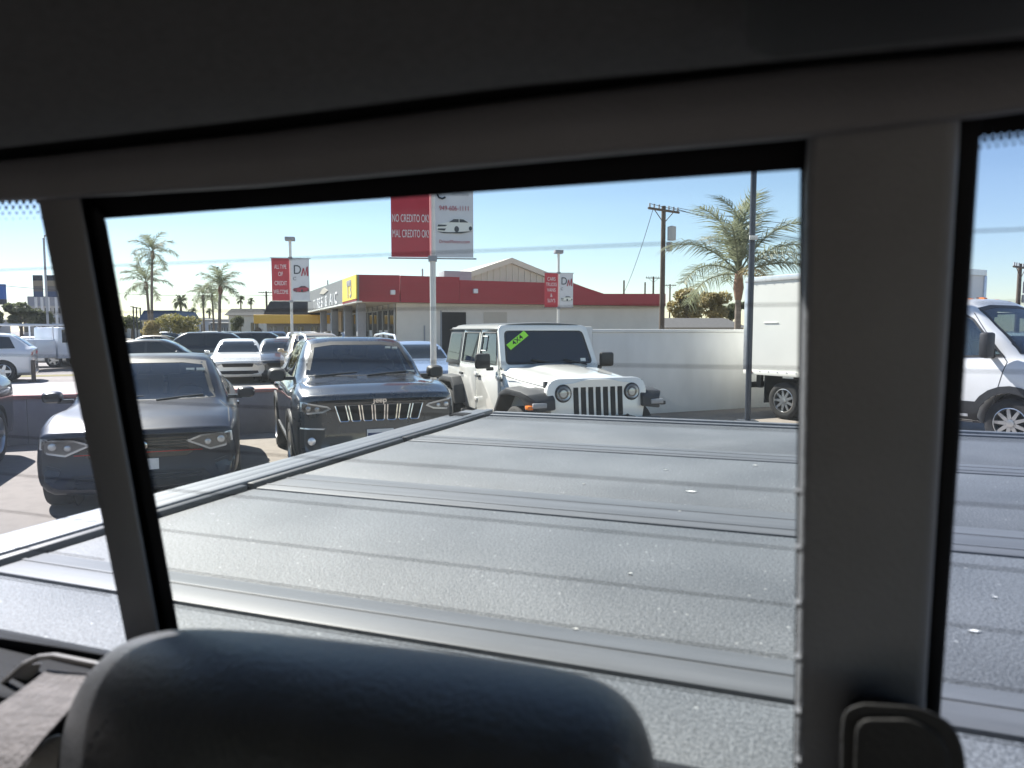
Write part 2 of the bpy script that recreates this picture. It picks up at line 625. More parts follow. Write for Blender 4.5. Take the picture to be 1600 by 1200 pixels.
def make_wheel(parent, x, y, r, w=0.22, rim=M_RIMS, rr=0.62, spokes=5, side=1, twin=1):
    """tyre with a spoked rim; side = which way it faces"""
    t = MB()
    h = w / 2
    t.lathe([(-h * 0.9, r * rr), (-h, r * 0.75), (-h * 0.96, r * 0.93), (-h * 0.75, r * 0.99), (0, r), (h * 0.75, r * 0.99), (h * 0.96, r * 0.93), (h, r * 0.75), (h * 0.9, r * rr)], 32)
    t.f = [f for f in t.f if len(f) == 4]
    o = t.build("wheel", M_TYRE, parent, smooth=50)
    o.location = (x, y, r)
    b = MB()
    s_ = side
    b.lathe([(s_ * h * 0.92, r * rr * 1.02), (s_ * h * 0.96, r * rr * 0.97), (s_ * h * 0.6, r * rr * 0.92), (s_ * h * 0.15, r * rr * 0.9)], 32)
    b.f = [f for f in b.f if len(f) == 4]
    for k in range(spokes):
        a = 2 * math.pi * k / spokes
        u, v_ = Vector((0, math.cos(a), math.sin(a))), Vector((0, -math.sin(a), math.cos(a)))
        ws = r * 0.085 * 5 / max(5, spokes) * 1.5
        X0, X1 = Vector((s_ * h * 0.55, 0, 0)), Vector((s_ * h * 0.80, 0, 0))
        p = []
        for X in (X0, X1):
            p += [X + u * r * 0.1 - v_ * ws * 1.2, X + u * r * rr * 0.95 - v_ * ws * 0.8, X + u * r * rr * 0.95 + v_ * ws * 0.8, X + u * r * 0.1 + v_ * ws * 1.2]
        b.hexa(p)
    b.lathe([(s_ * h * 0.5, r * 0.17), (s_ * h * 0.88, r * 0.15), (s_ * h * 0.92, r * 0.06)], 16)
    b.build("rim", rim, o, smooth=35)
    d = MB()
    d.lathe([(s_ * h * 0.05, r * rr * 0.93), (s_ * h * 0.12, r * rr * 0.93)], 24)
    d.build("brake_disc", M_BLK, o)
    return o

def well_liner(parent, wells):
    for y, z, r, xin in wells:
        for s_ in (-1, 1):
            mb = MB()
            x0, x1 = (xin + 0.005, xin + 0.02) if s_ > 0 else (-xin - 0.02, -xin - 0.005)
            mb.lathe([(x0, r * 0.99), (x1, r * 0.99)], 28, 'x', (0, y, z))
            mb.build("wheel_well", M_BLK, parent)

def inset(poly, d):
    """shrink a closed outline by about d"""
    n = len(poly)
    cx = sum(p[0] for p in poly) / n
    cy = sum(p[1] for p in poly) / n
    area = sum(poly[i - 1][0] * poly[i][1] - poly[i][0] * poly[i - 1][1] for i in range(n))
    sg = 1 if area > 0 else -1
    out = []
    for i in range(n):
        a, b, c_ = Vector(poly[i - 1]), Vector(poly[i]), Vector(poly[(i + 1) % n])
        e1, e2 = (b - a).normalized(), (c_ - b).normalized()
        n1, n2 = Vector((-e1.y, e1.x)) * sg, Vector((-e2.y, e2.x)) * sg
        m_ = n1 + n2
        m_ = m_ / max(0.35, m_.length_squared) * 2
        q = b + m_ * d
        out.append((q.x, q.y))
    return out

def frame_panel(body, poly, view, width, off, th=0.012, res=0.05):
    """a band around the outline: black glass edge"""
    mb = MB()
    inn = inset(poly, width)
    n = len(poly)
    for i in range(n):
        a, b = Vector(poly[i]), Vector(poly[(i + 1) % n])
        c_, d_ = Vector(inn[i]), Vector(inn[(i + 1) % n])
        k = max(1, int((b - a).length / res))
        ro, ri = [], []
        for j in range(k + 1):
            t = j / k
            for lst, p in ((ro, a + (b - a) * t), (ri, c_ + (d_ - c_) * t)):
                h, dd = body.hit(p.x, p.y, view)
                lst.append(h - dd * off)
        mb.grid([ro, ri])
    return mb

def mirror_pair(parent, x, y, z, m, w=0.20, h=0.14, d=0.12, arm=0.09, glass=True, armz=-0.04):
    for s_ in (-1, 1):
        mb = MB()
        secs = []
        for t, k in ((0, 0.72), (0.25, 0.95), (0.7, 1.0), (1.0, 0.88)):
            ring = []
            for j in range(14):
                a = 2 * math.pi * j / 14
                cx, cz = math.cos(a), math.sin(a)
                ex = abs(cx) ** 0.6 * (1 if cx > 0 else -1)
                ez = abs(cz) ** 0.6 * (1 if cz > 0 else -1)
                ring.append((s_ * (x + arm + w / 2) + ex * w / 2 * k, y + t * d, z + ez * h / 2 * k))
            secs.append(ring + [ring[0]])
        mb.grid(secs)
        mb.add(secs[0][:-1], [tuple(range(14))])
        mb.add(secs[-1][:-1], [tuple(range(14))])
        mb.box(min(s_ * (x - 0.03), s_ * (x + arm + 0.05)), max(s_ * (x - 0.03), s_ * (x + arm + 0.05)), y + d * 0.35, y + d * 0.8, z + armz - 0.03, z + armz + 0.012)
        mb.build("side_mirror", m, parent, smooth=45)

def seats(parent, y, z, xs=(-0.36, 0.36), wd=0.48):
    for x in xs:
        mb = MB()
        mb.side([(y, z - 0.35), (y + 0.12, z - 0.35), (y + 0.30, z + 0.30), (y + 0.20, z + 0.32)], x - wd / 2, x + wd / 2)
        o = mb.build("seat", M_SEAT, parent, bevel=0.03)
        hb = MB()
        hb.box(x - 0.13, x + 0.13, y + 0.23, y + 0.33, z + 0.35, z + 0.53)
        hb.build("headrest", M_SEAT, o, bevel=0.03)
def steering(parent, x, y, z):
    mb = MB()
    pts = [(x + 0.18 * math.cos(a), y + 0.06 * math.sin(a), z + 0.17 * math.sin(a)) for a in [2 * math.pi * k / 20 for k in range(21)]]
    mb.tube(pts, 0.014, 6, caps=False)
    mb.box(x - 0.17, x + 0.17, y - 0.01, y + 0.01, z - 0.02, z + 0.02)
    mb.build("steering_wheel", M_BLK, parent)
def open_windows(o, holes):
    """take out the body faces that lie under glass"""
    bm = bmesh.new()
    bm.from_mesh(o.data)
    def inside(pt, poly):
        ins = False
        for i in range(len(poly)):
            a, b = poly[i], poly[i - 1]
            if (a[1] > pt[1]) != (b[1] > pt[1]) and pt[0] < (b[0] - a[0]) * (pt[1] - a[1]) / (b[1] - a[1]) + a[0]: ins = not ins
        return ins
    dead = []
    for f in bm.faces:
        c_ = f.calc_center_median()
        for poly, view, lim in holes:
            if view == 'front' and lim[0] < c_.y < lim[1] and f.normal.y < -0.05 and inside((c_.x, c_.z), poly): dead.append(f); break
            if view == 'back' and lim[0] < c_.y < lim[1] and f.normal.y > 0.05 and inside((c_.x, c_.z), poly): dead.append(f); break
            if view == 'side' and abs(f.normal.x) > 0.3 and inside((c_.y, c_.z), poly): dead.append(f); break
    bmesh.ops.delete(bm, geom=dead, context='FACES')
    bm.to_mesh(o.data)
    bm.free()

def body_of(B, paint_m, parent, wells, holes=()):
    o = MB().add(B.V, B.F).build("body", paint_m, parent, smooth=38)
    o.parent = None
    cut_wells(o, wells)
    o.parent = parent
    if holes: open_windows(o, holes)
    return o

def xmir(poly):
    return [(-x, z) for x, z in poly][::-1]

M_HOUSE = mat("lamp_housing", (0.10, 0.11, 0.125), 0.3, 0.5)
def headlamp(B, car, poly, bulbs, rim=None):
    """both lamps: bright housing, round projectors, clear cover"""
    for s_ in (1, -1):
        pl = poly if s_ > 0 else xmir(poly)
        h = B.panel(pl, 'front', 0.003, 0.02, 0.05).build("headlight", M_HOUSE, car)
        fr = frame_panel(B, pl, 'front', 0.018, 0.007).build("lamp_rim", M_LAMP, h)
        for bx, bz, br in bulbs:
            p, d = B.hit(s_ * bx, bz, 'front')
            mb = MB()
            mb.lathe([(-0.022, br * 0.55), (-0.018, br * 0.85), (-0.008, br), (0.01, br)], 16, 'y', (p.x, p.y, p.z))
            mb.build("projector", M_LAMP, h)
        B.panel(inset(pl, 0.004), 'front', 0.024, 0.012, 0.06).build("lens", M_LENS, h)

# ---------------------------------------------------------------- dark blue sedan
def make_sedan(loc, rz):
    L, W = 4.70, 1.80
    car = tag(empty("parked_sedan", loc, rz), "dark blue sedan facing the window, nearest of the parked cars", "sedan")
    pt = paint("sedan_navy_paint", (0.007, 0.009, 0.020), 0.0, 0.35, 0.12)
    B = Body(stations(L, W, 0.815, 0.985, 0.945, 1.46, 1.38, 2.25, 3.3, 4.05, 1.06, 0.575), warp=sweep_warp(W, L, 0.30, 0.18, 0.12), nose=0.055)
    wells = [(0.93, 0.33, 0.365, 0.62), (3.60, 0.33, 0.365, 0.62)]
    ws = [(-0.66, 0.995), (0.66, 0.995), (0.545, 1.385), (0.30, 1.415), (-0.30, 1.415), (-0.545, 1.385)]
    sw1 = [(1.62, 0.965), (2.62, 0.97), (2.62, 1.375), (2.35, 1.365), (2.12, 1.28)]
    sw2 = [(2.70, 0.97), (3.62, 1.0), (3.52, 1.16), (3.25, 1.32), (2.95, 1.37), (2.70, 1.375)]
    rw_ = [(-0.56, 1.09), (0.56, 1.09), (0.46, 1.37), (-0.46, 1.37)]
    body_of(B, pt, car, wells, [(inset(ws, 0.03), 'front', (1.2, 2.5)), (inset(sw1, 0.03), 'side', 0), (inset(sw2, 0.03), 'side', 0), (inset(rw_, 0.03), 'back', (3.0, 4.3))])
    well_liner(car, wells)
    w = B.panel(ws, 'front', 0.006, 0.008).build("windshield", M_GLASS, car)
    frame_panel(B, ws, 'front', 0.045, 0.009).build("glass_edge", M_BLK, w)
    mb = MB()
    for k in range(2): mb.box(0.34 + k * 0.11, 0.43 + k * 0.11, 2.10, 2.105, 1.275, 1.31)
    p, d = B.hit(0.43, 1.29, 'front')
    mb.xf(Matrix.Translation((0, p.y - 2.112, 0)))
    mb.build("sticker", M_STICK, w)
    B.panel(rw_, 'back', 0.006, 0.008).build("rear_window", M_GLASS, car)
    for v_ in ('left', 'right'):
        for q in (sw1, sw2):
            g = B.panel(q, v_, 0.005, 0.008).build("side_window", M_GLASS, car)
            frame_panel(B, q, v_, 0.022, 0.008).build("window_trim", M_CHROME if q is sw1 else M_BLK, g)
        for pl in ([(1.55, 0.40), (1.50, 0.93)], [(2.66, 0.36), (2.66, 0.95)], [(3.42, 0.65), (3.66, 0.97)]):
            B.line(pl, v_).build("door_seam", M_SEAM, car)
        for yy in (2.48, 3.40):
            B.panel([(yy, 0.80), (yy + 0.19, 0.805), (yy + 0.19, 0.835), (yy, 0.83)], v_, 0.022, 0.02).build("door_handle", pt, car)
    # hood edges and creases
    for s_ in (1, -1):
        B.line([(s_ * 0.80, 0.42), (s_ * 0.79, 1.0), (s_ * 0.70, 1.36)], 'top', 0.008).build("hood_seam", M_SEAM, car)
    B.line([(-0.62, 0.745), (0, 0.755), (0.62, 0.745)], 'front', 0.012, 0.004).build("hood_seam", M_SEAM, car)
    headlamp(B, car, [(0.40, 0.672), (0.54, 0.728), (0.822, 0.752), (0.83, 0.655), (0.76, 0.605), (0.62, 0.575)], [(0.60, 0.655, 0.034), (0.72, 0.675, 0.040)])
    g = B.panel([(-0.47, 0.665), (-0.40, 0.715), (0.40, 0.715), (0.47, 0.665), (0.52, 0.60), (0.40, 0.53), (-0.40, 0.53), (-0.52, 0.60)], 'front', 0.005, 0.02, 0.06).build("grille", M_GLOSSBLK, car)
    for z in (0.695, 0.665, 0.635, 0.605):
        B.panel([(-0.42, z - 0.007), (0.42, z - 0.007), (0.42, z + 0.007), (-0.42, z + 0.007)], 'front', 0.014, 0.012, 0.12).build("grille_slat", M_BLK, g)
    B.panel([(-0.55, 0.578), (0.55, 0.578), (0.55, 0.586), (-0.55, 0.586)], 'front', 0.012, 0.01, 0.12).build("red_stripe", M_RED, g)
    p, d = B.hit(0, 0.645, 'front')
    MB().lathe([(-0.03, 0.055), (-0.022, 0.066), (0.0, 0.068)], 24, 'y', p).build("badge", M_CHROME, g)
    B.panel([(-0.56, 0.40), (0.56, 0.40), (0.66, 0.27), (-0.66, 0.27)], 'front', 0.004, 0.02).build("lower_intake", M_BLK, car)
    for z in (0.30, 0.335, 0.37):
        B.panel([(-0.54, z - 0.006), (0.54, z - 0.006), (0.54, z + 0.006), (-0.54, z + 0.006)], 'front', 0.014, 0.012, 0.12).build("intake_slat", M_GLOSSBLK, car)
    for s_ in (1, -1):
        q = [(0.66, 0.44), (0.845, 0.50), (0.85, 0.30), (0.72, 0.29)]
        B.panel(q if s_ > 0 else xmir(q), 'front', 0.004, 0.02).build("side_intake", M_GLOSSBLK, car)
        q = [(0.66, 0.455), (0.845, 0.515), (0.845, 0.53), (0.655, 0.468)]
        B.panel(q if s_ > 0 else xmir(q), 'front', 0.012, 0.02).build("intake_blade", pt, car)
    B.panel([(-0.60, 0.235), (0.60, 0.235), (0.60, 0.25), (-0.60, 0.25)], 'front', 0.02, 0.02).build("splitter", M_BLK, car)
    MB().box(-0.16, 0.16, p.y - 0.03, p.y - 0.018, 0.415, 0.52).build("license_plate", M_PLATE, car)
    for s_, x0 in ((1, -0.30), (1, 0.30)):
        P = [B.hit(x0 + t * 0.46, 1.005 + 0.03 * t, 'front')[0] + Vector((0, -0.03, 0.005)) for t in (-0.5, 0, 0.5)]
        MB().tube(P, 0.011, 6).build("wiper", M_BLK, car)
    mirror_pair(car, 0.82, 1.62, 1.02, pt, 0.20, 0.13, 0.13, 0.07)
    for y in (0.93, 3.60):
        for s_ in (-1, 1): make_wheel(car, s_ * 0.79, y, 0.325, 0.215, M_RIMD, 0.70, 5, s_)
    MB().side([(1.45, 0.86), (1.42, 0.95), (1.62, 0.985), (1.95, 0.97), (2.0, 0.80)], -0.66, 0.66).build("dashboard", M_DASH, car, bevel=0.03)
    seats(car, 2.25, 0.85)
    seats(car, 3.1, 0.85, (-0.3, 0.3), 0.56)
    steering(car, 0.36, 2.02, 0.93)
    for s_ in (-1, 1):
        B.panel([(s_ * 0.55, 0.92), (s_ * 0.80, 0.88), (s_ * 0.82, 0.78), (s_ * 0.60, 0.80)][::s_], 'back', 0.005, 0.02).build("tail_light", M_RED, car)
    return car

# ---------------------------------------------------------------- grey compact SUV with the seven-slot grille
def make_grey_suv(loc, rz):
    L, W = 4.62, 1.86
    car = tag(empty("parked_suv", loc, rz), "dark grey SUV with seven chrome-ringed grille slots beside the white off-roader", "SUV")
    pt = paint("suv_grey_paint", (0.040, 0.046, 0.056), 0.45, 0.28)
    B = Body(stations(L, W, 1.055, 1.185, 1.115, 1.665, 1.28, 2.08, 3.75, 4.45, 1.16, 0.60, 0.26, 0.36, zre=1.60), warp=sweep_warp(W, L, 0.32, 0.14, 0.08), nose=0.065)
    wells = [(0.92, 0.36, 0.41, 0.62), (3.62, 0.36, 0.41, 0.62)]
    ws = [(-0.70, 1.195), (0.70, 1.195), (0.575, 1.57), (0.32, 1.605), (-0.32, 1.605), (-0.575, 1.57)]
    sw1 = [(1.58, 1.14), (2.50, 1.145), (2.50, 1.56), (2.15, 1.55), (1.92, 1.42)]
    sw2 = [(2.58, 1.145), (3.42, 1.16), (3.42, 1.55), (2.58, 1.56)]
    sw3 = [(3.50, 1.15), (4.02, 1.22), (3.85, 1.47), (3.50, 1.54)]
    body_of(B, pt, car, wells, [(inset(ws, 0.03), 'front', (1.1, 2.4)), (inset(sw1, 0.03), 'side', 0), (inset(sw2, 0.03), 'side', 0), (inset(sw3, 0.03), 'side', 0)])
    well_liner(car, wells)
    w = B.panel(ws, 'front', 0.006, 0.008).build("windshield", M_GLASS, car)
    frame_panel(B, ws, 'front', 0.045, 0.009).build("glass_edge", M_BLK, w)
    for x, z in ((0.40, 1.52), (0.49, 1.515)):
        p, d = B.hit(x, z, 'front')
        MB().box(x - 0.035, x + 0.035, p.y - 0.012, p.y - 0.009, z - 0.018, z + 0.018).build("sticker", M_STICK, w)
    p, d = B.hit(0.62, 1.22, 'front')
    MB().box(0.56, 0.66, p.y - 0.012, p.y - 0.009, 1.21, 1.24).build("sticker", M_STICK, w)
    for v_ in ('left', 'right'):
        for q in (sw1, sw2, sw3):
            g = B.panel(q, v_, 0.005, 0.008).build("side_window", M_GLASS if q is sw1 else M_GLASSD, car)
            frame_panel(B, q, v_, 0.022, 0.008).build("window_trim", M_CHROME, g)
        for pl in ([(1.48, 0.45), (1.46, 1.07)], [(2.54, 0.40), (2.54, 1.10)], [(3.32, 0.70), (3.52, 1.12)]):
            B.line(pl, v_).build("door_seam", M_SEAM, car)
        for yy in (2.33, 3.24):
            B.panel([(yy, 0.945), (yy + 0.2, 0.95), (yy + 0.2, 0.985), (yy, 0.98)], v_, 0.026, 0.025).build("door_handle", pt, car)
        B.panel([(1.38, 0.30), (3.16, 0.30), (3.16, 0.46), (1.38, 0.44)], v_, 0.012, 0.03).build("sill_cladding", M_BLK, car)
        for yy in (0.92, 3.62):
            arc = [(yy + r_ * math.cos(a), 0.36 + r_ * math.sin(a)) for r_, rng in ((0.485, range(0, 13)), (0.415, range(12, -1, -1))) for a in [R(-8 + 196 * k / 12) for k in rng]]
            B.panel(arc, v_, 0.016, 0.04, 0.06).build("wheel_arch_trim", M_BLK, car)
    for s_ in (1, -1):
        B.line([(s_ * 0.82, 0.45), (s_ * 0.81, 0.9), (s_ * 0.73, 1.26)], 'top', 0.008).build("hood_seam", M_SEAM, car)
    headlamp(B, car, [(0.53, 0.89), (0.57, 0.92), (0.78, 0.965), (0.852, 0.975), (0.858, 0.875), (0.78, 0.84), (0.62, 0.85)], [(0.68, 0.89, 0.03), (0.77, 0.90, 0.032)])
    g = B.panel([(-0.55, 0.955), (0.55, 0.955), (0.50, 0.73), (0.42, 0.715), (-0.42, 0.715), (-0.50, 0.73)], 'front', 0.004, 0.02, 0.06).build("grille", pt, car)
    for k in range(-3, 4):
        c_ = k * 0.143
        sk = k * 0.012
        q = [(c_ - 0.056 + sk * .2, 0.925), (c_ + 0.056 + sk * .2, 0.925), (c_ + 0.050 - sk, 0.76), (c_ + 0.036 - sk, 0.745), (c_ - 0.036 - sk, 0.745), (c_ - 0.050 - sk, 0.76)]
        B.panel(q, 'front', 0.008, 0.01, 0.06).build("grille_slot", M_SEAM, g)
        fr = MB()
        P = [B.hit(a, b, 'front')[0] + Vector((0, -0.018, 0)) for a, b in q]
        fr.ring(P, 0.009, 8)
        fr.build("chrome_ring", M_CHROME, g)
    p, d = B.hit(0, 0.97, 'front')
    text_mesh("Jeep", 0.078, M_CHROME, car, Matrix.Translation((0, p.y - 0.012, 0.972)) @ UPRIGHT, "badge", 0.006, 1.15)
    B.panel([(-0.56, 0.52), (0.56, 0.52), (0.50, 0.36), (-0.50, 0.36)], 'front', 0.006, 0.02).build("lower_intake", M_BLK, car)
    B.panel([(-0.52, 0.30), (0.52, 0.30), (0.50, 0.36), (-0.50, 0.36)], 'front', 0.02, 0.02).build("skid_plate", mat("skid_silver", (0.3, 0.3, 0.31), 0.45, 0.5), car)
    for s_ in (1, -1):
        q = [(0.60, 0.66), (0.86, 0.68), (0.86, 0.47), (0.66, 0.44)]
        fg = B.panel(q if s_ > 0 else xmir(q), 'front', 0.007, 0.02).build("fog_pocket", M_BLK, car)
        p, d = B.hit(s_ * 0.745, 0.545, 'front')
        MB().lathe([(-0.02, 0.03), (-0.012, 0.042), (0.0, 0.045)], 16, 'y', p).build("fog_light", M_LAMP, fg)
        q = [(0.62, 0.665), (0.86, 0.685), (0.86, 0.70), (0.60, 0.68)]
        B.panel(q if s_ > 0 else xmir(q), 'front', 0.018, 0.02).build("pocket_trim", M_LAMP, fg)
    p, d = B.hit(0, 0.61, 'front')
    pl = MB().box(-0.15, 0.15, p.y - 0.03, p.y - 0.02, 0.53, 0.65).build("license_plate", M_PLATE, car)
    MB().box(-0.14, 0.14, p.y - 0.0325, p.y - 0.0301, 0.575, 0.61).build("plate_print", mat("plate_ink", (0.05, 0.07, 0.16), 0.6), pl)
    for x0 in (-0.34, 0.28):
        P = [B.hit(x0 + t * 0.52, 1.205 + 0.03 * t, 'front')[0] + Vector((0, -0.03, 0.005)) for t in (-0.5, 0, 0.5)]
        MB().tube(P, 0.012, 6).build("wiper", M_BLK, car)
    mirror_pair(car, 0.84, 1.55, 1.20, M_BLK, 0.22, 0.17, 0.15, 0.06)
    for s_ in (-1, 1):
        P = [(s_ * 0.60, 2.15, 1.60), (s_ * 0.605, 2.25, 1.675), (s_ * 0.60, 3.0, 1.70), (s_ * 0.59, 3.6, 1.675), (s_ * 0.58, 3.72, 1.60)]
        MB().tube(P, 0.018, 8).build("roof_rail", M_LAMP, car)
    MB().side([(2.9, 1.665), (3.05, 1.72), (3.10, 1.665)], -0.02, 0.02).build("antenna_fin", pt, car)
    for y in (0.92, 3.62):
        for s_ in (-1, 1): make_wheel(car, s_ * 0.82, y, 0.355, 0.23, M_RIMS, 0.66, 5, s_)
    MB().side([(1.35, 1.0), (1.33, 1.12), (1.5, 1.17), (1.85, 1.16), (1.9, 0.95)], -0.70, 0.70).build("dashboard", M_DASH, car, bevel=0.03)
    seats(car, 2.10, 1.02)
    seats(car, 3.0, 1.02, (-0.3, 0.3), 0.56)
    steering(car, 0.36, 1.92, 1.09)
    return car

# ---------------------------------------------------------------- white off-roader
def rounded(poly, r, n=4):
    out = []
    m = len(poly)
    for i in range(m):
        a, b, c_ = Vector(poly[i - 1]), Vector(poly[i]), Vector(poly[(i + 1) % m])
        ra = min(r, (a - b).length * 0.45, (c_ - b).length * 0.45)
        p, q = b + (a - b).normalized() * ra, b + (c_ - b).normalized() * ra
        for j in range(n + 1):
            t = j / n
            v_ = p * (1 - t) ** 2 + b * 2 * t * (1 - t) + q * t * t
            out.append((v_.x, v_.y))
    return out

def make_offroader(loc, rz):
    car = tag(empty("off_road_vehicle", loc, rz), "white boxy four-door off-roader with black fenders and round headlights", "SUV")
    wh = paint("offroad_white_paint", (0.80, 0.80, 0.76), 0.0, 0.3)
    top = mat("hardtop_grey", (0.055, 0.065, 0.072), 0.6, bump=0.15, bscale=200, var=0.08)
    bl = mat("fender_black", (0.030, 0.032, 0.036), 0.62, var=0.15, vscale=6)
    dark = mat("cabin_dark", (0.02, 0.02, 0.022), 0.9)
    # grille plate: sloped shield with the lamp and slot openings as pieces set into it
    gp = rounded([(-0.62, 0.64), (-0.54, 0.60), (0.54, 0.60), (0.62, 0.64), (0.695, 1.00), (0.655, 1.125), (0.55, 1.165), (-0.55, 1.165), (-0.655, 1.125), (-0.695, 1.00)], 0.05)
    def gy(z): return 0.02 + (z - 0.60) * 0.09
    mb = MB()
    mb.prism([(x, gy(z), z) for x, z in gp], [(x, 0.16, z) for x, z in gp])
    gr = mb.build("grille", wh, car, bevel=0.012, bangle=50)
    for k in range(-3, 4):
        c_ = k * 0.102
        sl = rounded([(c_ - 0.034, 0.69), (c_ + 0.034, 0.69), (c_ + 0.034, 1.09), (c_ - 0.034, 1.09)], 0.03, 3)
        MB().prism([(x, gy(z) - 0.006, z) for x, z in sl], [(x, 0.12, z) for x, z in sl]).build("grille_slot", M_SEAM, gr)
    for s_ in (-1, 1):
        c_ = (s_ * 0.475, 0.045, 0.985)
        h = MB().lathe([(-0.006, 0.098), (-0.010, 0.104), (0.006, 0.112), (0.07, 0.112)], 28, 'y', c_).build("headlight", M_BLK, car)
        MB().lathe([(-0.008, 0.03), (-0.004, 0.06), (-0.012, 0.088), (-0.002, 0.094)], 28, 'y', c_).build("reflector", M_LAMP, h)
        MB().lathe([(-0.034, 0.02), (-0.030, 0.05), (-0.022, 0.08), (-0.010, 0.098)], 28, 'y', c_).build("lens", M_LENS, h)
    # hood
    def hz(y): return 1.165 + (y - 0.1) * 0.075
    rows = []
    for y in np.linspace(0.055, 1.42, 14):
        hw = 0.56 + 0.16 * min(1, (y - 0.05) / 1.2)
        nz = -0.045 * max(0, 1 - (y - 0.05) / 0.12) ** 2
        row = [(-hw - 0.035, y, 0.93)]
        for t in np.linspace(-1, 1, 21):
            e = max(0, abs(t) - 0.86) / 0.14
            bulge = 0.028 * max(0, 1 - (abs(t) / 0.55) ** 4)
            row.append((hw * t * (1 + 0.02 * e), y, hz(y) + bulge - 0.03 * abs(t) ** 2 - 0.075 * e * e + nz))
        row.append((hw + 0.035, y, 0.93))
        rows.append(row)
    hd = MB().grid(rows)
    hd.add(rows[0], [tuple(range(len(rows[0])))])
    hood = hd.build("hood", wh, car, smooth=45)
    for s_ in (-1, 1):
        MB().box(s_ * 0.66 - 0.02, s_ * 0.66 + 0.02, 0.13, 0.20, 1.05, 1.13).build("hood_latch", M_BLK, hood, bevel=0.008)
        MB().ribbon([(s_ * 0.647, 0.10, 1.055), (s_ * 0.74, 0.75, 1.10), (s_ * 0.775, 1.38, 1.15)], 0.010, (s_, 0, 0.3)).build("hood_seam", M_SEAM, hood)
    for s_ in (-0.14, 0.14):
        MB().box(s_ - 0.035, s_ + 0.035, 1.20, 1.25, 1.262, 1.272).build("washer_nozzle", M_BLK, hood)
    # tub and doors
    tub = MB()
    tub.side([(0.30, 0.55), (1.40, 0.50), (4.10, 0.50), (4.10, 1.20), (1.42, 1.20), (1.30, 1.16), (0.30, 1.00)], -0.735, 0.735)
    tub.build("body", wh, car, bevel=0.025)
    MB().box(-0.70, 0.70, 0.28, 4.05, 0.34, 0.50).build("chassis", M_BLK, car)
    for s_ in (-1, 1):
        x0, x1 = (0.737, 0.775) if s_ > 0 else (-0.775, -0.737)
        for y0, y1, cut in ((1.52, 2.44, 0.0), (2.475, 3.30, 0.22)):
            pl = [(y0, 0.56), (y1 - cut * 0.9, 0.56), (y1, 0.56 + cut * 1.2), (y1, 1.215), (y0, 1.215)]
            d = MB().side(rounded(pl, 0.05), x0, x1).build("door", wh, car, bevel=0.010)
            yh = y1 - 0.20
            MB().box(min(x1, x0) - (0.022 if s_ < 0 else -0.03), max(x0, x1) + (0.022 if s_ > 0 else -0.03), yh, yh + 0.16, 1.055, 1.09).build("handle", M_BLK, d, bevel=0.008)
            for zz in (0.72, 1.10):
                MB().box(min(x0, x1) - (0.014 if s_ < 0 else -0.02), max(x0, x1) + (0.014 if s_ > 0 else -0.02), y0 - 0.07, y0 + 0.06, zz - 0.025, zz + 0.025).build("hinge", wh, d, bevel=0.006)
            # upper frame leaning in, with its glass
            def up(y, z): return s_ * (0.765 - (z - 1.215) * 0.16)
            yt0 = y0 + (0.24 if y0 < 2 else 0.02)
            fo = [(y0 + 0.02, 1.215), (y1 - 0.005, 1.215), (y1 - 0.005, 1.765), (yt0, 1.765)]
            fi = inset(fo, 0.055)
            fr = MB()
            for i in range(4):
                j = (i + 1) % 4
                q = [fo[i], fo[j], fi[j], fi[i]]
                fr.prism([(up(*p), *p) for p in q], [(up(*p) - s_ * 0.035, *p) for p in q])
            fr.build("window_frame", wh, d, bevel=0.004)
            fi2 = inset(fo, 0.045)
            MB().prism([(up(*p) - s_ * 0.012, *p) for p in fi2], [(up(*p) - s_ * 0.018, *p) for p in fi2]).build("side_window", M_GLASS if y0 < 2 else M_GLASSD, d)
            se = [(up(*p) + s_ * 0.001, *p) for p in inset(fo, 0.052)]
            MB().ring(se, 0.008, 5).build("window_seal", M_BLK, d)
        # hardtop side with the rear quarter glass
        def up2(y, z): return s_ * (0.765 - (z - 1.215) * 0.16)
        fo = [(3.31, 1.20), (4.12, 1.20), (4.04, 1.80), (3.31, 1.80)]
        MB().prism([(up2(*p), *p) for p in fo], [(up2(*p) - s_ * 0.05, *p) for p in fo]).build("hardtop_side", top, car, bevel=0.02)
        q = rounded([(3.40, 1.27), (4.02, 1.27), (3.96, 1.70), (3.40, 1.70)], 0.05)
        MB().prism([(up2(*p) + s_ * 0.004, *p) for p in q], [(up2(*p) - s_ * 0.02, *p) for p in q]).build("quarter_window", M_GLASSD, car)
        # black fenders: front flat flare and rear flare
        xo = 0.945
        f = MB()
        prof = [(-0.02, 0.80), (0.00, 0.93), (0.10, 1.005), (0.28, 1.035), (0.80, 1.045), (1.02, 0.97), (1.22, 0.74), (1.34, 0.56)]
        inn = [(1.22, 0.56), (1.10, 0.76), (0.94, 0.93), (0.74, 0.965), (0.34, 0.955), (0.20, 0.90), (0.12, 0.80)]
        outl = prof + inn
        f.prism([(s_ * 0.60, y, z) for y, z in outl], [(s_ * (xo - (0.10 if y < 0.05 else 0.0)), y, z - 0.03) for y, z in outl])
        fe = f.build("fender", bl, car, bevel=0.018, bangle=25)
        MB().box(*sorted((s_ * 0.72, s_ * 0.90)), -0.026, 0.02, 0.825, 0.885).build("running_light", mat("drl_grey", (0.30, 0.31, 0.33), 0.4), fe, bevel=0.01)
        MB().box(*sorted((s_ * 0.885, s_ * 0.955)), 0.005, 0.11, 0.805, 0.855).build("marker_lamp", M_AMBER if s_ < 0 else M_BLK, fe, bevel=0.012)
        rp = [(2.98, 0.62), (3.06, 0.90), (3.22, 1.03), (3.85, 1.03), (4.02, 0.92), (4.10, 0.66)]
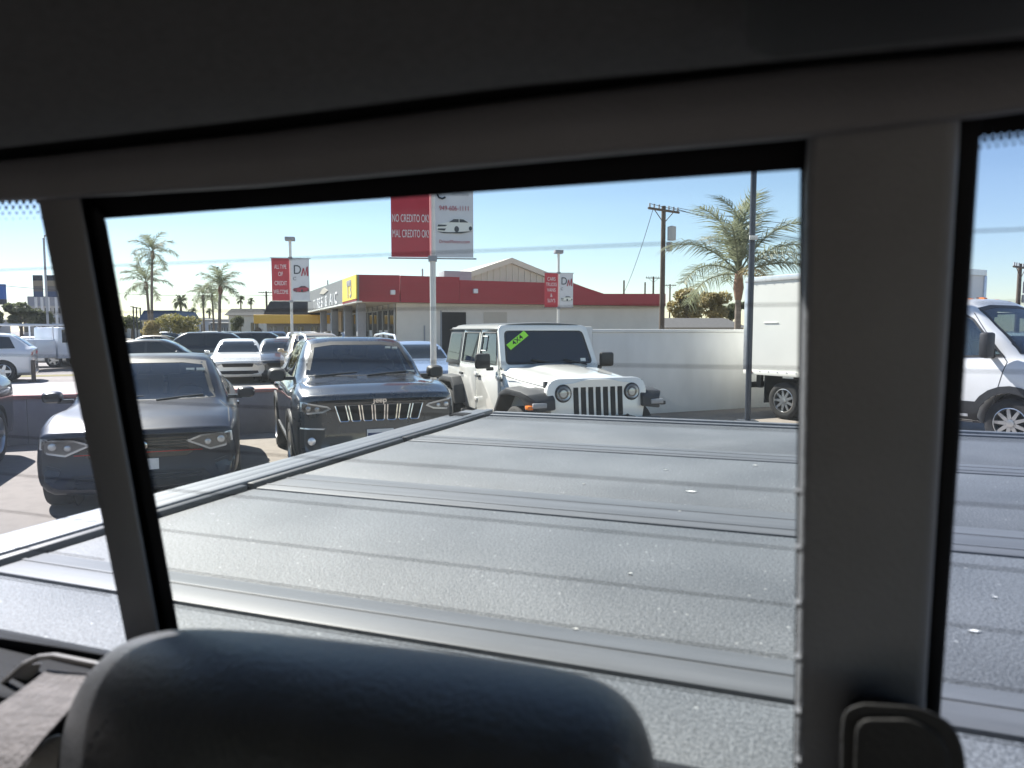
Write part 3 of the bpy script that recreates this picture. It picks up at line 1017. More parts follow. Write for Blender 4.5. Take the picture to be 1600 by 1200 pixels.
        ri = [(4.00, 0.66), (3.94, 0.86), (3.80, 0.94), (3.28, 0.94), (3.15, 0.85), (3.08, 0.62)]
        MB().prism([(s_ * 0.70, y, z) for y, z in rp + ri], [(s_ * xo, y, z - 0.02) for y, z in rp + ri]).build("fender", bl, car, bevel=0.018, bangle=25)
        MB().lathe([(0.30 * s_, 0.42), (0.755 * s_, 0.42)] if s_ > 0 else [(-0.755, 0.42), (-0.30, 0.42)], 24, 'x', (0, 3.53, 0.47)).build("wheel_well", M_BLK, car)
        MB().box(*sorted((s_ * 0.70, s_ * 0.84)), 1.40, 3.05, 0.44, 0.52).build("side_step", bl, car, bevel=0.02)
        m_ = MB()
        m_.box(*sorted((s_ * 0.80, s_ * 0.90)), 1.60, 1.66, 1.19, 1.24)
        arm = m_.build("mirror_arm", M_BLK, car, bevel=0.01)
        MB().box(*sorted((s_ * 0.86, s_ * 1.08)), 1.55, 1.64, 1.22, 1.43).build("side_mirror", M_BLK, arm, bevel=0.035)
        MB().side([(1.30, 0.98), (1.48, 0.98), (1.48, 1.21), (1.34, 1.17)], *sorted((s_ * 0.737, s_ * 0.755))).build("cowl_side", wh, car, bevel=0.01)
        MB().lathe([(0.0, 0.022), (0.015 * s_, 0.022)], 12, 'x', (s_ * 0.756, 1.40, 1.07)).build("cowl_badge", M_BLK, car)
    # windshield frame
    def wy(z): return 1.42 + (z - 1.20) * 0.50
    fo = rounded([(-0.755, 1.19), (0.755, 1.19), (0.690, 1.825), (-0.690, 1.825)], 0.09)
    fi = rounded([(-0.675, 1.275), (0.675, 1.275), (0.615, 1.745), (-0.615, 1.745)], 0.07)
    fr = MB()
    n = len(fo)
    for dy, rev in ((0.0, 0), (0.06, 1)):
        A = [(x, wy(z) + dy, z) for x, z in fo] + [(x, wy(z) + dy, z) for x, z in fi]
        fr.add(A, [(i, (i + 1) % n, n + (i + 1) % n, n + i) for i in range(n)])
    for lst in (fo, fi):
        A = [(x, wy(z), z) for x, z in lst] + [(x, wy(z) + 0.06, z) for x, z in lst]
        fr.add(A, [(i, (i + 1) % n, n + (i + 1) % n, n + i) for i in range(n)])
    fr.build("windshield_frame", wh, car, bevel=0.008, bangle=50)
    w = MB().prism([(x, wy(z) + 0.012, z) for x, z in fi], [(x, wy(z) + 0.018, z) for x, z in fi]).build("windshield", M_GLASS, car)
    fi3 = [(x * 0.955, 1.51 + (z - 1.51) * 0.93) for x, z in fi]
    eb = MB()
    A = [(x, wy(z) + 0.010, z) for x, z in fi] + [(x, wy(z) + 0.010, z) for x, z in fi3]
    eb.add(A, [(i, (i + 1) % n, n + (i + 1) % n, n + i) for i in range(n)])
    eb.build("glass_edge", M_BLK, w)
    # sale sticker
    gm = mat("sticker_green", (0.33, 0.82, 0.05), 0.55)
    M0 = Matrix.Translation((-0.44, wy(1.61) - 0.002, 1.61)) @ Matrix.Rotation(math.atan(0.5), 4, 'X').inverted() @ UPRIGHT @ Matrix.Rotation(R(36), 4, 'Z')
    st = MB().box(-0.19, 0.19, -0.048, 0.048, 0, 0.003)
    st.xf(M0)
    s0 = st.build("sticker", gm, w)
    text_mesh("4X4", 0.095, M_GLOSSBLK, s0, M0 @ Matrix.Translation((0, 0, 0.004)), "lettering", 0.001, 1.25)
    MB().prism([(0.49, wy(1.32) + 0.004, 1.30), (0.57, wy(1.32) + 0.004, 1.30), (0.57, wy(1.35) + 0.004, 1.35), (0.49, wy(1.35) + 0.004, 1.35)],
               [(0.49, wy(1.32) + 0.008, 1.30), (0.57, wy(1.32) + 0.008, 1.30), (0.57, wy(1.35) + 0.008, 1.35), (0.49, wy(1.35) + 0.008, 1.35)]).build("sticker", M_STICK, w)
    q = inset([(2.16, 1.45), (2.38, 1.45), (2.38, 1.66), (2.16, 1.66)], 0.0)
    wpap = MB()
    for i in range(4):
        a, b = q[i], q[(i + 1) % 4]
        wpap.tube([(-(0.765 - (a[1] - 1.215) * 0.16) + 0.005, *a), (-(0.765 - (b[1] - 1.215) * 0.16) + 0.005, *b)], 0.008, 4)
    wpap.build("price_sheet_border", M_STICK, car)
    for x0, x1 in ((-0.28, 0.16), (0.22, 0.56)):
        MB().tube([(x1, wy(1.26) - 0.02, 1.262), ((x0 + x1) / 2, wy(1.31) - 0.02, 1.305), (x0, wy(1.35) - 0.015, 1.345)], 0.011, 6).build("wiper", M_BLK, car)
    # hardtop roof
    rf = MB()
    rows = []
    for y in np.linspace(1.735, 4.06, 12):
        e = max(0, (y - 3.8) / 0.26) ** 2 + max(0, (1.80 - y) / 0.065) * 0.3
        row = []
        for t in np.linspace(-1, 1, 17):
            row.append((0.70 * t, y, 1.865 - 0.035 * abs(t) ** 2 - 0.05 * max(0, abs(t) - 0.85) / 0.15 - 0.04 * e))
        rows.append([(-0.705, y, 1.765)] + row + [(0.705, y, 1.765)])
    rf.grid(rows)
    rf.add(rows[0], [tuple(range(len(rows[0])))])
    rf.add(rows[-1], [tuple(range(len(rows[-1])))])
    rf.build("hardtop_roof", top, car, smooth=45)
    MB().box(-0.66, 0.66, 4.03, 4.07, 1.20, 1.78).build("tail_glass", M_GLASSD, car)
    # bumper, wheels, inside
    bp = MB()
    bp.plan(rounded([(-0.86, -0.06), (-0.70, -0.20), (0.70, -0.20), (0.86, -0.06), (0.86, 0.06), (-0.86, 0.06)], 0.05), 0.50, 0.665)
    bo = bp.build("front_bumper", bl, car, bevel=0.025)
    MB().box(-0.42, 0.42, -0.16, 0.02, 0.66, 0.70).build("bumper_step", bl, bo, bevel=0.015)
    for s_ in (-1, 1):
        MB().tube([(s_ * 0.30, -0.19, 0.67), (s_ * 0.30, -0.22, 0.70), (s_ * 0.30, -0.15, 0.72), (s_ * 0.30, -0.08, 0.69)], 0.016, 8).build("tow_hook", M_BLK, bo)
    for y in (0.58, 3.53):
        for s_ in (-1, 1): make_wheel(car, s_ * 0.80, y, 0.40, 0.25, M_RIMS, 0.58, 7, s_)
    MB().box(-0.66, 0.66, 1.55, 1.80, 0.95, 1.27).build("dashboard", M_DASH, car, bevel=0.03)
    seats(car, 2.05, 1.10)
    seats(car, 2.95, 1.10, (-0.33, 0.33), 0.56)
    steering(car, 0.37, 1.88, 1.30)
    return car

# ---------------------------------------------------------------- white box truck
def make_box_truck(loc, rz):
    """local -y is the way it drives; origin below the front of the cab"""
    car = tag(empty("box_truck", loc, rz), "white van-fronted box truck standing side-on behind the tall steel pole", "truck")
    wh = paint("truck_white_paint", (0.72, 0.72, 0.70), 0.0, 0.35)
    bx = mat("box_panel_white", (0.72, 0.72, 0.68), 0.5, var=0.03, vscale=2, bump=0.03, bscale=3)
    alu = mat("box_aluminium", (0.62, 0.63, 0.65), 0.35, 0.7, var=0.1, vscale=10)
    W = 2.02
    S = []
    def low(w, zb, zm, zs): return [(0, zb), (w * 0.85, zb), (w * 0.97, zb + 0.1), (w, zm), (w * 0.985, zs)]
    w = W / 2
    S.append((0.10, low(w * 0.93, 0.34, 0.62, 0.92) + [(w * 0.84, 1.06), (w * 0.62, 1.11), (w * 0.35, 1.13), (0, 1.135)]))
    S.append((0.36, low(w * 0.985, 0.32, 0.70, 1.04) + [(w * 0.90, 1.18), (w * 0.70, 1.24), (w * 0.40, 1.26), (0, 1.265)]))
    S.append((0.60, low(w, 0.32, 0.75, 1.10) + [(w * 0.93, 1.26), (w * 0.80, 1.36), (w * 0.45, 1.40), (0, 1.41)]))
    S.append((1.06, low(w, 0.32, 0.75, 1.14) + [(w * 0.94, 1.30), (w * 0.86, 1.72), (w * 0.50, 1.78), (0, 1.80)]))
    S.append((1.60, low(w, 0.32, 0.75, 1.14) + [(w * 0.94, 1.30), (w * 0.80, 2.12), (w * 0.58, 2.22), (0, 2.25)]))
    S.append((2.20, low(w, 0.32, 0.75, 1.14) + [(w * 0.94, 1.30), (w * 0.79, 2.16), (w * 0.58, 2.27), (0, 2.30)]))
    B = Body(S, 40, warp=sweep_warp(W, 9, 0.30, 0, 0.05), nose=0.10, tail=0.03)
    wells = [(0.78, 0.37, 0.45, 0.66)]
    wsd = [(-0.86, 1.40), (0.86, 1.40), (0.74, 2.10), (0.40, 2.15), (-0.40, 2.15), (-0.74, 2.10)]
    sw = [(0.90, 1.36), (2.04, 1.30), (2.04, 2.05), (1.62, 2.05), (1.40, 1.93)]
    body_of(B, wh, car, wells, [(inset(wsd, 0.03), 'front', (0.5, 2.0)), (inset(sw, 0.03), 'side', 0)])
    well_liner(car, wells)
    ww = B.panel(wsd, 'front', 0.006, 0.008).build("windshield", M_GLASS, car)
    frame_panel(B, wsd, 'front', 0.05, 0.009).build("glass_edge", M_BLK, ww)
    for v_ in ('left', 'right'):
        g = B.panel(sw, v_, 0.005, 0.008).build("side_window", M_GLASS, car)
        frame_panel(B, sw, v_, 0.03, 0.008).build("window_seal", M_BLK, g)
        for pl in ([(1.00, 0.62), (0.86, 1.28), (1.42, 2.02)], [(2.14, 0.45), (2.14, 2.05)]):
            B.line(pl, v_, 0.012).build("door_seam", M_SEAM, car)
        B.panel([(1.90, 1.12), (2.07, 1.12), (2.07, 1.18), (1.90, 1.18)], v_, 0.02, 0.02).build("door_handle", M_BLK, car)
        arc = [(0.78 + r_ * math.cos(a), 0.37 + r_ * math.sin(a)) for r_, rng in ((0.56, range(0, 13)), (0.452, range(12, -1, -1))) for a in [R(-5 + 190 * k / 12) for k in rng]]
        B.panel(arc, v_, 0.014, 0.03, 0.06).build("wheel_arch_trim", M_BLK, car)
        B.panel([(1.30, 0.34), (2.18, 0.34), (2.18, 0.66), (1.22, 0.66)], v_, 0.012, 0.03).build("lower_cladding", M_BLK, car)
    h, d = B.hit(1.52, 0.90, 'left')
    text_mesh("TRANSIT", 0.07, M_BLK, car, Matrix.Translation((h.x - 0.008, 1.65, 0.91)) @ Matrix.Rotation(R(-90), 4, 'Z') @ UPRIGHT, "lettering", 0.001)
    for x in (-0.72, -0.38, 0, 0.38, 0.72):
        MB().side([(1.66, 2.2), (1.70, 2.285 - abs(x) * 0.06), (1.82, 2.29 - abs(x) * 0.06), (1.88, 2.2)], x - 0.05, x + 0.05).build("marker_lamp", M_AMBER, car, bevel=0.01)
    for s_ in (-1, 1):
        a = MB().box(*sorted((s_ * 0.93, s_ * 1.12)), 1.04, 1.10, 1.33, 1.38).build("mirror_arm", M_BLK, car)
        MB().box(*sorted((s_ * 1.04, s_ * 1.26)), 0.98, 1.12, 1.34, 1.72).build("side_mirror", M_BLK, a, bevel=0.04)
        q = [(0.60, 0.86), (0.90, 1.10), (0.93, 0.95), (0.80, 0.80)]
        B.panel(q if s_ > 0 else xmir(q), 'front', 0.006, 0.02).build("headlight", M_LAMP, car)
        MB().box(*sorted((s_ * 0.72, s_ * 1.0)), 1.36, 2.0, 0.42, 0.47).build("step", alu, car)
        for xo in (0.86,):
            make_wheel(car, s_ * xo, 0.78, 0.37, 0.22, M_RIMS, 0.62, 9, s_)
        make_wheel(car, s_ * 0.98, 4.78, 0.37, 0.22, M_RIMS, 0.62, 9, s_)
        make_wheel(car, s_ * 0.72, 4.78, 0.37, 0.22, M_RIMS, 0.62, 9, s_)
        MB().box(*sorted((s_ * 0.50, s_ * 1.0)), 5.30, 5.33, 0.28, 0.86).build("mud_flap", M_BLK, car)
    B.panel([(-0.55, 0.95), (0.55, 0.95), (0.5, 0.62), (-0.5, 0.62)], 'front', 0.006, 0.02).build("grille", M_BLK, car)
    B.panel([(-0.85, 0.56), (0.85, 0.56), (0.8, 0.36), (-0.8, 0.36)], 'front', 0.014, 0.02).build("front_bumper", M_BLK, car)
    for s_ in (-1, 1): MB().box(*sorted((s_ * 0.32, s_ * 0.42)), 2.1, 5.7, 0.55, 0.75).build("frame_rail", M_BLK, car)
    MB().box(-0.98, 0.98, 2.20, 2.25, 0.40, 2.18).build("cab_back", wh, car)
    # cargo box
    y0, y1, z0, z1, hw = 2.30, 5.75, 0.87, 2.81, 1.15
    cb = MB().box(-hw + 0.01, hw - 0.01, y0 + 0.01, y1 - 0.01, z0 + 0.01, z1 - 0.01).build("cargo_box", bx, car)
    for s_ in (-1, 1):
        MB().box(*sorted((s_ * (hw - 0.06), s_ * (hw + 0.012))), y0, y1, z1 - 0.09, z1 + 0.012).build("top_rail", alu, cb, bevel=0.008)
        MB().box(*sorted((s_ * (hw - 0.06), s_ * (hw + 0.012))), y0, y1, z0 - 0.02, z0 + 0.07).build("bottom_rail", bx, cb, bevel=0.008)
        for yy in (y0, y1):
            MB().box(*sorted((s_ * (hw - 0.07), s_ * (hw + 0.010))), yy - (0.012 if yy == y0 else 0.09), yy + (0.09 if yy == y0 else 0.012), z0 + 0.071, z1 - 0.091).build("corner_post", alu, cb, bevel=0.012)
    for yy in (y0, y1):
        MB().box(-hw + 0.062, hw - 0.062, yy - (0.012 if yy == y0 else 0.05), yy + (0.05 if yy == y0 else 0.012), z1 - 0.09, z1 + 0.010).build("end_rail", alu, cb)
    for yy in (2.5, 4.1, 5.55):
        MB().box(-hw - 0.03, -hw - 0.012, yy - 0.05, yy + 0.05, z0 + 0.005, z0 + 0.045).build("side_marker", M_AMBER if yy < 5 else M_RED, cb, bevel=0.006)
    for yy in np.arange(y0 + 0.15, y1 - 0.1, 0.22):
        for zz in (z0 + 0.058, z1 - 0.078):
            MB().box(-hw - 0.016, -hw - 0.011, yy - 0.012, yy + 0.012, zz - 0.012, zz + 0.012).build("rivet", alu, cb)
    for zz in (1.90,):
        MB().box(-hw - 0.002, -hw + 0.014, 4.9, 5.25, zz - 0.012, zz + 0.006).build("dent_crease", bx, cb, bevel=0.004)
    MB().box(-0.95, 0.95, y1 + 0.02, y1 + 0.10, 0.55, 0.67).build("rear_bumper", M_BLK, car, bevel=0.02)
    for s_ in (-1, 1): MB().box(s_ * 0.7 - 0.04, s_ * 0.7 + 0.04, y1 - 0.10, y1 + 0.02, 0.55, z0).build("bumper_bracket", M_BLK, car)
    MB().side([(0.75, 1.20), (0.75, 1.34), (1.10, 1.38), (1.20, 1.15)], -0.85, 0.85).build("dashboard", M_DASH, car, bevel=0.03)
    seats(car, 1.75, 1.25, (-0.45, 0.45), 0.52)
    steering(car, 0.45, 1.25, 1.42)
    return car

# ---------------------------------------------------------------- farther cars
FAR_PAINT = paint("far_paint", (0.5, 0.5, 0.5), 0.3, 0.3)
def make_far_proto(name, L, W, zn, zc, zb, zr, yc, y0, y1, yt, zd, rw, r=0.33):
    car = empty(name)
    B = Body(stations(L, W, zn, zc, zb, zr, yc, y0, y1, yt, zd, rw), 30, [1, 1, 3, 3, 2, 5, 2, 3], sweep_warp(W, L, 0.26, 0.14, 0.04), 0.09, 0.09)
    wells = [(0.92, r, r + 0.045, 0.62), (L - 1.05, r, r + 0.045, 0.62)]
    body_of(B, FAR_PAINT, car, wells)
    well_liner(car, wells)
    k = zr - zc
    B.panel([(-W * 0.37, zc + 0.02), (W * 0.37, zc + 0.02), (rw - 0.04, zr - 0.09), (-rw + 0.04, zr - 0.09)], 'front', 0.010, 0.014, 0.07).build("windshield", M_FARGLASS, car)
    z2 = zb + 0.03
    if zd < zr - 0.3:
        B.panel([(-W * 0.31, zd + 0.06), (W * 0.31, zd + 0.06), (rw - 0.10, zr - 0.12), (-rw + 0.10, zr - 0.12)], 'back', 0.010, 0.014, 0.08).build("rear_window", M_FARGLASS, car)
    ymid = (y0 + y1) / 2 - 0.1
    for v_ in ('left', 'right'):
        B.panel([(yc + 0.35, z2), (ymid - 0.04, z2), (ymid - 0.04, zr - 0.10), (y0 + 0.05, zr - 0.11)], v_, 0.008, 0.012, 0.09).build("side_window", M_FARGLASS, car)
        B.panel([(ymid + 0.04, z2), (min(yt - 0.45, y1 + 0.35), z2 + 0.02), (y1 + 0.05, zr - 0.16), (ymid + 0.04, zr - 0.10)], v_, 0.008, 0.012, 0.09).build("side_window", M_FARGLASS, car)
    for s_ in (1, -1):
        q = [(W * 0.27, zn - 0.10), (W * 0.46, zn - 0.03), (W * 0.465, zn - 0.12), (W * 0.33, zn - 0.165)]
        B.panel(q if s_ > 0 else xmir(q), 'front', 0.006, 0.02, 0.1).build("headlight", M_LAMP, car)
        q = [(W * 0.30, zb - 0.06), (W * 0.45, zb - 0.08), (W * 0.46, zb - 0.20), (W * 0.32, zb - 0.17)]
        B.panel(q if s_ > 0 else xmir(q), 'back', 0.006, 0.02, 0.1).build("tail_light", M_RED, car)
    B.panel([(-W * 0.27, zn - 0.06), (W * 0.27, zn - 0.06), (W * 0.24, zn - 0.20), (-W * 0.24, zn - 0.20)], 'front', 0.006, 0.02, 0.14).build("grille", M_BLK, car)
    B.panel([(-W * 0.33, 0.44), (W * 0.33, 0.44), (W * 0.36, 0.29), (-W * 0.36, 0.29)], 'front', 0.006, 0.02, 0.14).build("lower_intake", M_BLK, car)
    mirror_pair(car, W / 2 - 0.08, yc + 0.25, zb + 0.07, FAR_PAINT, 0.18, 0.12, 0.12, 0.06)
    for y in (0.92, L - 1.05):
        for s_ in (-1, 1): make_wheel(car, s_ * (W / 2 - 0.11), y, r, 0.21, M_RIMS, 0.66, 5, s_)
    return car
def place_far(proto, first, loc, rz, col, name, label, cat, group=None, metal=0.3):
    key = "paint_%02d_%02d_%02d" % tuple(int(c_ * 99) for c_ in col)
    p = paint(key, col, metal, 0.3)
    o = copy_tree(proto, None, {"far_paint": p})
    o.name = name
    o.location = loc
    o.rotation_euler = (0, 0, rz)
    tag(o, label, cat, group)
    return o
def drop_tree(o):
    for ch in list(o.children): drop_tree(ch)
    bpy.data.objects.remove(o)
# ================================================================ the pickup one looks out of
YAW = R(19.5)                    # the truck's tail points a little right of the view
TRUCK = tag(empty("pickup_truck", (0, 0, 0), -YAW), "dark cab of the pickup, rear window trim and bed seen from inside", "truck")
def tl(v):                       # world direction or point -> truck axes
    return Vector((v.x * math.cos(YAW) - v.y * math.sin(YAW), v.x * math.sin(YAW) + v.y * math.cos(YAW), v.z))
WIN, RAKE = 0.37, 0.14           # distance and rake of the rear window
def pw(x, y, off=0.0):
    d = tl(ray(x, y))
    t = (WIN + off) / (d.y + RAKE * d.z)
    return Vector((d.x * t, d.y * t, CAMZ + d.z * t))
def winpt(l, z, off=0.0):
    return Vector((l, WIN + off + RAKE * (CAMZ - z), z))
def pcov(x, y, z):
    d = tl(ray(x, y))
    t = (z - CAMZ) / d.z
    return Vector((d.x * t, d.y * t, z))

M_TRIM = mat("cab_trim_plastic", (0.172, 0.180, 0.202), 0.55, var=0.10, vscale=9, bump=0.12, bscale=420)
M_TRIMD = M_TRIM
M_SEAL = mat("window_seal_rubber", (0.010, 0.011, 0.014), 0.75, var=0.2, vscale=12, ior=1.25)
M_LINER = mat("headliner_fabric", (0.075, 0.071, 0.072), 0.95, var=0.15, vscale=300, bump=0.3, bscale=900)
M_LEATH = mat("headrest_leather", (0.055, 0.056, 0.058), 0.42, var=0.12, vscale=30, bump=0.18, bscale=380)
M_FRIT = mat("frit_black", (0.005, 0.0055, 0.008), 0.7, ior=1.25)
M_GAPF = mat("recess_black", (0.006, 0.006, 0.007), 0.9)
M_HEAT = mat("heater_line", (0.03, 0.022, 0.02), 0.6)

def slab(px, off, th, name, m, bevel=0.006, back=None):
    """piece of trim in the window plane whose face has the outline px; th deep towards the glass"""
    A = [winpt(q.x, q.z, off) if isinstance(q, Vector) else pw(*q, off) for q in px]
    Bk = [winpt(q.x, q.z, off + th) if isinstance(q, Vector) else pw(*q, off + th) for q in px]
    return MB().prism(A, Bk).build(name, m, TRUCK, bevel=bevel, bseg=3, bangle=50)

# -- trim round the sliding window
def level(x, y, l, off=-0.03):   # same height as that spot of the window plane, further out to the side
    return Vector((l, 0, pw(x, y, off).z))
slab([level(-120, 262, -0.90), (-120, 262), (400, 208), (800, 156), (1250, 104), (1720, 62), level(1720, 62, 0.66), level(1720, 158, 0.66), (1720, 158), (1535, 184), (1262, 216), (800, 257), (400, 293), (60, 313), (-120, 318), level(-120, 318, -0.90)], -0.030, 0.030, "window_header", M_TRIM, 0.004)
slab([(54, 285), (122, 285), (254, 1010), (268, 1085), (216, 1085), (200, 1015)], -0.022, 0.022, "window_divider", M_TRIMD, 0.006)
slab([(1264, 180), (1500, 160), (1500, 200), (1446, 1090), (1440, 1300), (1240, 1300), (1244, 1080), (1256, 300)], -0.024, 0.024, "window_divider", M_TRIM, 0.005)
# rubber and black glass border between trim and pane
slab([(110, 300), (140, 300), (262, 985), (285, 1100), (250, 1100)], -0.004, 0.012, "window_seal", M_SEAL, 0.002)
slab([(150, 320), (166, 346), (282, 1000), (302, 1110), (280, 1110), (262, 1000), (141, 330)], -0.012, 0.020, "glass_channel", M_SEAL, 0.003)
slab([(120, 290), (1262, 200), (1262, 264.5), (700, 304), (164, 342), (120, 345)], -0.003, 0.010, "window_seal", M_FRIT, 0.001)
slab([(1494, 150), (1536, 150), (1502, 660), (1470, 1105), (1462, 1300), (1438, 1300), (1446, 1090)], -0.006, 0.016, "window_seal", M_SEAL, 0.003)
slab([(1250, 262), (1262, 262), (1250, 1080), (1246, 1300), (1238, 1300), (1241, 1080)], -0.006, 0.014, "window_seal", M_SEAL, 0.002)
# little rivet-like clips along the sliding edge
for yy in (770, 858, 945, 1030, 1114, 1190):
    p = pw(1247, yy, -0.026)
    MB().box(p.x - 0.0012, p.x + 0.0012, p.y - 0.002, p.y + 0.004, p.z - 0.0012, p.z + 0.0012).build("trim_clip", M_TRIM, TRUCK)

# -- panes
def pane(px, name, m, off=0.0):
    A = [pw(x, y, off) for x, y in px]
    return MB().prism(A, [p + Vector((0, 0.004, 0)) for p in A]).build(name, m, TRUCK, smooth=0)
pane([(150, 330), (1258, 250), (1243, 1300), (330, 1300)], "sliding_pane", clear_glass("pane_clear", (0.955, 0.97, 0.965)))
M_FILM = film("veil_film", (0.86, 0.93, 1.0), 7.5, 0.12)  # veil added to lift the dark tones behind the panes
def film_on(q, name="veil_film"):
    A = [p + Vector((0, 0.006, 0)) for p in q]
    return MB().prism(A, [p + Vector((0, 0.003, 0)) for p in A]).build(name, M_FILM, TRUCK, smooth=0)
film_on([pw(x, y, 0.0) for x, y in ((150, 330), (1258, 250), (1243, 1300), (330, 1300))])
PT = clear_glass("pane_blue", (0.915, 0.935, 0.985))
zl = [winpt(-0.80, 1.74 + 0.145, 0.002), winpt(-0.80, 1.42, 0.002)]
a, b = pw(60, 300, 0.002), pw(220, 1110, 0.002)
MB().prism([a, b, Vector((-0.86, b.y, b.z)), Vector((-0.86, a.y, a.z))], [p + Vector((0, 0.004, 0)) for p in (a, b, Vector((-0.86, b.y, b.z)), Vector((-0.86, a.y, a.z)))]).build("fixed_pane", PT, TRUCK, smooth=0)
film_on([a, b, Vector((-0.86, b.y, b.z)), Vector((-0.86, a.y, a.z))])
a, b = pw(1530, 170, 0.002), pw(1462, 1250, 0.002)
MB().prism([a, b, Vector((0.62, b.y, b.z)), Vector((0.62, a.y, a.z))], [p + Vector((0, 0.004, 0)) for p in (a, b, Vector((0.62, b.y, b.z)), Vector((0.62, a.y, a.z)))]).build("fixed_pane", PT, TRUCK, smooth=0)
film_on([a, b, Vector((0.62, b.y, b.z)), Vector((0.62, a.y, a.z))])
# ghost reflections, put in as extra patches of the scattering film
for sm in ([(812, 372), (850, 360), (900, 366), (930, 384), (900, 380), (850, 374)], [(1018, 512), (1048, 508), (1040, 560), (1058, 610), (1090, 640), (1050, 636), (1012, 600), (1004, 560)]):
    film_on([pw(x, y, 0.004) for x, y in rounded(sm, 40)], "ghost_reflection")
# heater lines: thin printed conductors, level across the whole window
zs = []
for yy in (373, 476, 575, 672, 767, 857, 945, 1027, 1105):
    zs.append(pw(1240, yy).z)
for z in zs:
    for l0, l1 in ((-0.86, pw(200, 800).x - 0.03), (pw(240, 650).x - 0.02, pw(1250, 600).x), (pw(1500, 600).x, 0.60)):
        p = [winpt(l0 + (l1 - l0) * k / 6, z, -0.0012) for k in range(7)]
        MB().ribbon(p, 0.00065, (0, 1, 0)).build("heater_line", M_HEAT, TRUCK, smooth=0)
# printed dot fade at the upper rim of the fixed panes
def frit(x0, x1, y0, y1, slope, step, name, rows, r0):
    mb = MB()
    for j in range(rows):
        k = 0
        x = x0 + (step / 2 if j % 2 else 0)
        while x < x1:
            y = y0 + slope * (x - x0) + j * step * 0.8
            p = pw(x, y, -0.0006)
            r = r0 * (1 - 0.72 * j / max(1, rows - 1))
            mb.add([p + Vector((r * math.cos(a), 0, r * math.sin(a))) for a in [R(60 * q) for q in range(6)]], [(0, 1, 2, 3, 4, 5)])
            x += step
    o = mb.build(name, M_FRIT, TRUCK, smooth=0, recalc=False)
    o["kind"] = "stuff"
frit(-40, 70, 317, 0, -0.03, 11, "frit_dots", 4, 0.0023)
frit(1532, 1640, 188, 0, -0.11, 13, "frit_dots", 5, 0.0029)

# -- roof of the cab
lin = []
e0 = [pw(x, y, -0.10) for x, y in ((-420, 262), (-60, 238), (400, 186), (800, 135), (1250, 92), (1700, 50))]
e0 = [Vector((-0.92, e0[0].y, e0[0].z))] + e0 + [Vector((0.70, e0[-1].y, e0[-1].z))]
rows = [[Vector((p.x, p.y + 0.012, p.z + 0.03)) for p in e0], [Vector((p.x, p.y + 0.006, p.z + 0.006)) for p in e0], [p.copy() for p in e0]]
for k, (da, dz) in enumerate(((0.03, 0.004), (0.10, 0.012), (0.30, 0.035), (0.8, 0.06), (1.4, 0.05), (1.9, -0.02))):
    rows.append([Vector((p.x, p.y - da, p.z + dz)) for p in e0])
lm = MB().grid(rows)
top = [[p + Vector((0, 0, 0.06)) for p in r_] for r_ in rows]
lm.grid([r_[::-1] for r_ in top])
lm.build("headliner", M_LINER, TRUCK, smooth=60)
# outer roof skin
M_TBODY = paint("truck_dark_paint", (0.03, 0.032, 0.036), 0.3, 0.3)
MB().box(-0.90, 0.72, -1.75, 0.42, 1.99, 2.02).build("cab_roof", M_TBODY, TRUCK, bevel=0.01)
MB().prism([(-0.92, 0.345, 1.90), (0.74, 0.345, 1.90), (0.74, 0.345, 1.99), (-0.92, 0.345, 1.99)], [(-0.92, 0.40, 1.90), (0.74, 0.40, 1.90), (0.74, 0.40, 1.99), (-0.92, 0.40, 1.99)]).build("roof_edge", M_TBODY, TRUCK)
slab([level(-400, 120, -0.90), (-400, 120), (1900, -80), level(1900, -80, 0.66), level(1900, 120, 0.66), (1900, 120), (1300, 150), (800, 190), (-400, 330), level(-400, 330, -0.90)], -0.008, 0.010, "leak_backing", M_SEAL, 0.002)  # black backing added to stop light leaking in above the header
# overhead lamp recess and coat hook
p = pw(1500, -10, -0.13)
MB().box(p.x - 0.055, p.x + 0.055, p.y - 0.06, p.y + 0.008, p.z - 0.012, p.z + 0.04).build("overhead_console", M_GAPF, TRUCK, bevel=0.01, bseg=3)
p = pw(2, 194, -0.09)
MB().box(p.x - 0.010, p.x + 0.008, p.y - 0.006, p.y + 0.006, p.z - 0.004, p.z + 0.004).build("coat_hook", mat("hook_grey", (0.25, 0.24, 0.25), 0.4), TRUCK, bevel=0.002)
# pillars, lower rear wall and doors of the cab
for s_, x in ((-1, -0.90), (1, 0.66)):
    MB().box(min(x, x + s_ * 0.06), max(x, x + s_ * 0.06), 0.02, 0.44, 1.30, 1.99).build("rear_pillar", M_TRIMD, TRUCK, bevel=0.01)
    MB().box(min(x, x + s_ * 0.10), max(x, x + s_ * 0.10), -1.75, 0.42, 0.45, 1.42).build("door", M_TBODY, TRUCK, bevel=0.02)
    MB().box(min(x, x + s_ * 0.05), max(x, x + s_ * 0.05), -0.75, -0.62, 1.42, 1.99).build("middle_pillar", M_TRIMD, TRUCK)
MB().box(-0.905, -0.900, -1.75, 0.02, 1.42, 1.99).build("dimming_pane", car_glass("dimming_glass", (0.10, 0.11, 0.12)), TRUCK)  # added out of view, tinted to keep light off the left trim
zsill = pw(100, 1018).z
MB().prism([(-0.90, 0.30, 0.5), (0.66, 0.30, 0.5), (0.66, 0.34, zsill), (-0.90, 0.34, zsill)], [(-0.90, 0.425, 0.5), (0.66, 0.425, 0.5), (0.66, 0.425, zsill), (-0.90, 0.425, zsill)]).build("rear_wall", M_SEAL, TRUCK, bevel=0.006)
MB().box(-0.90, 0.66, -1.75, 0.42, 0.45, 0.50).build("cab_floor", M_SEAL, TRUCK)

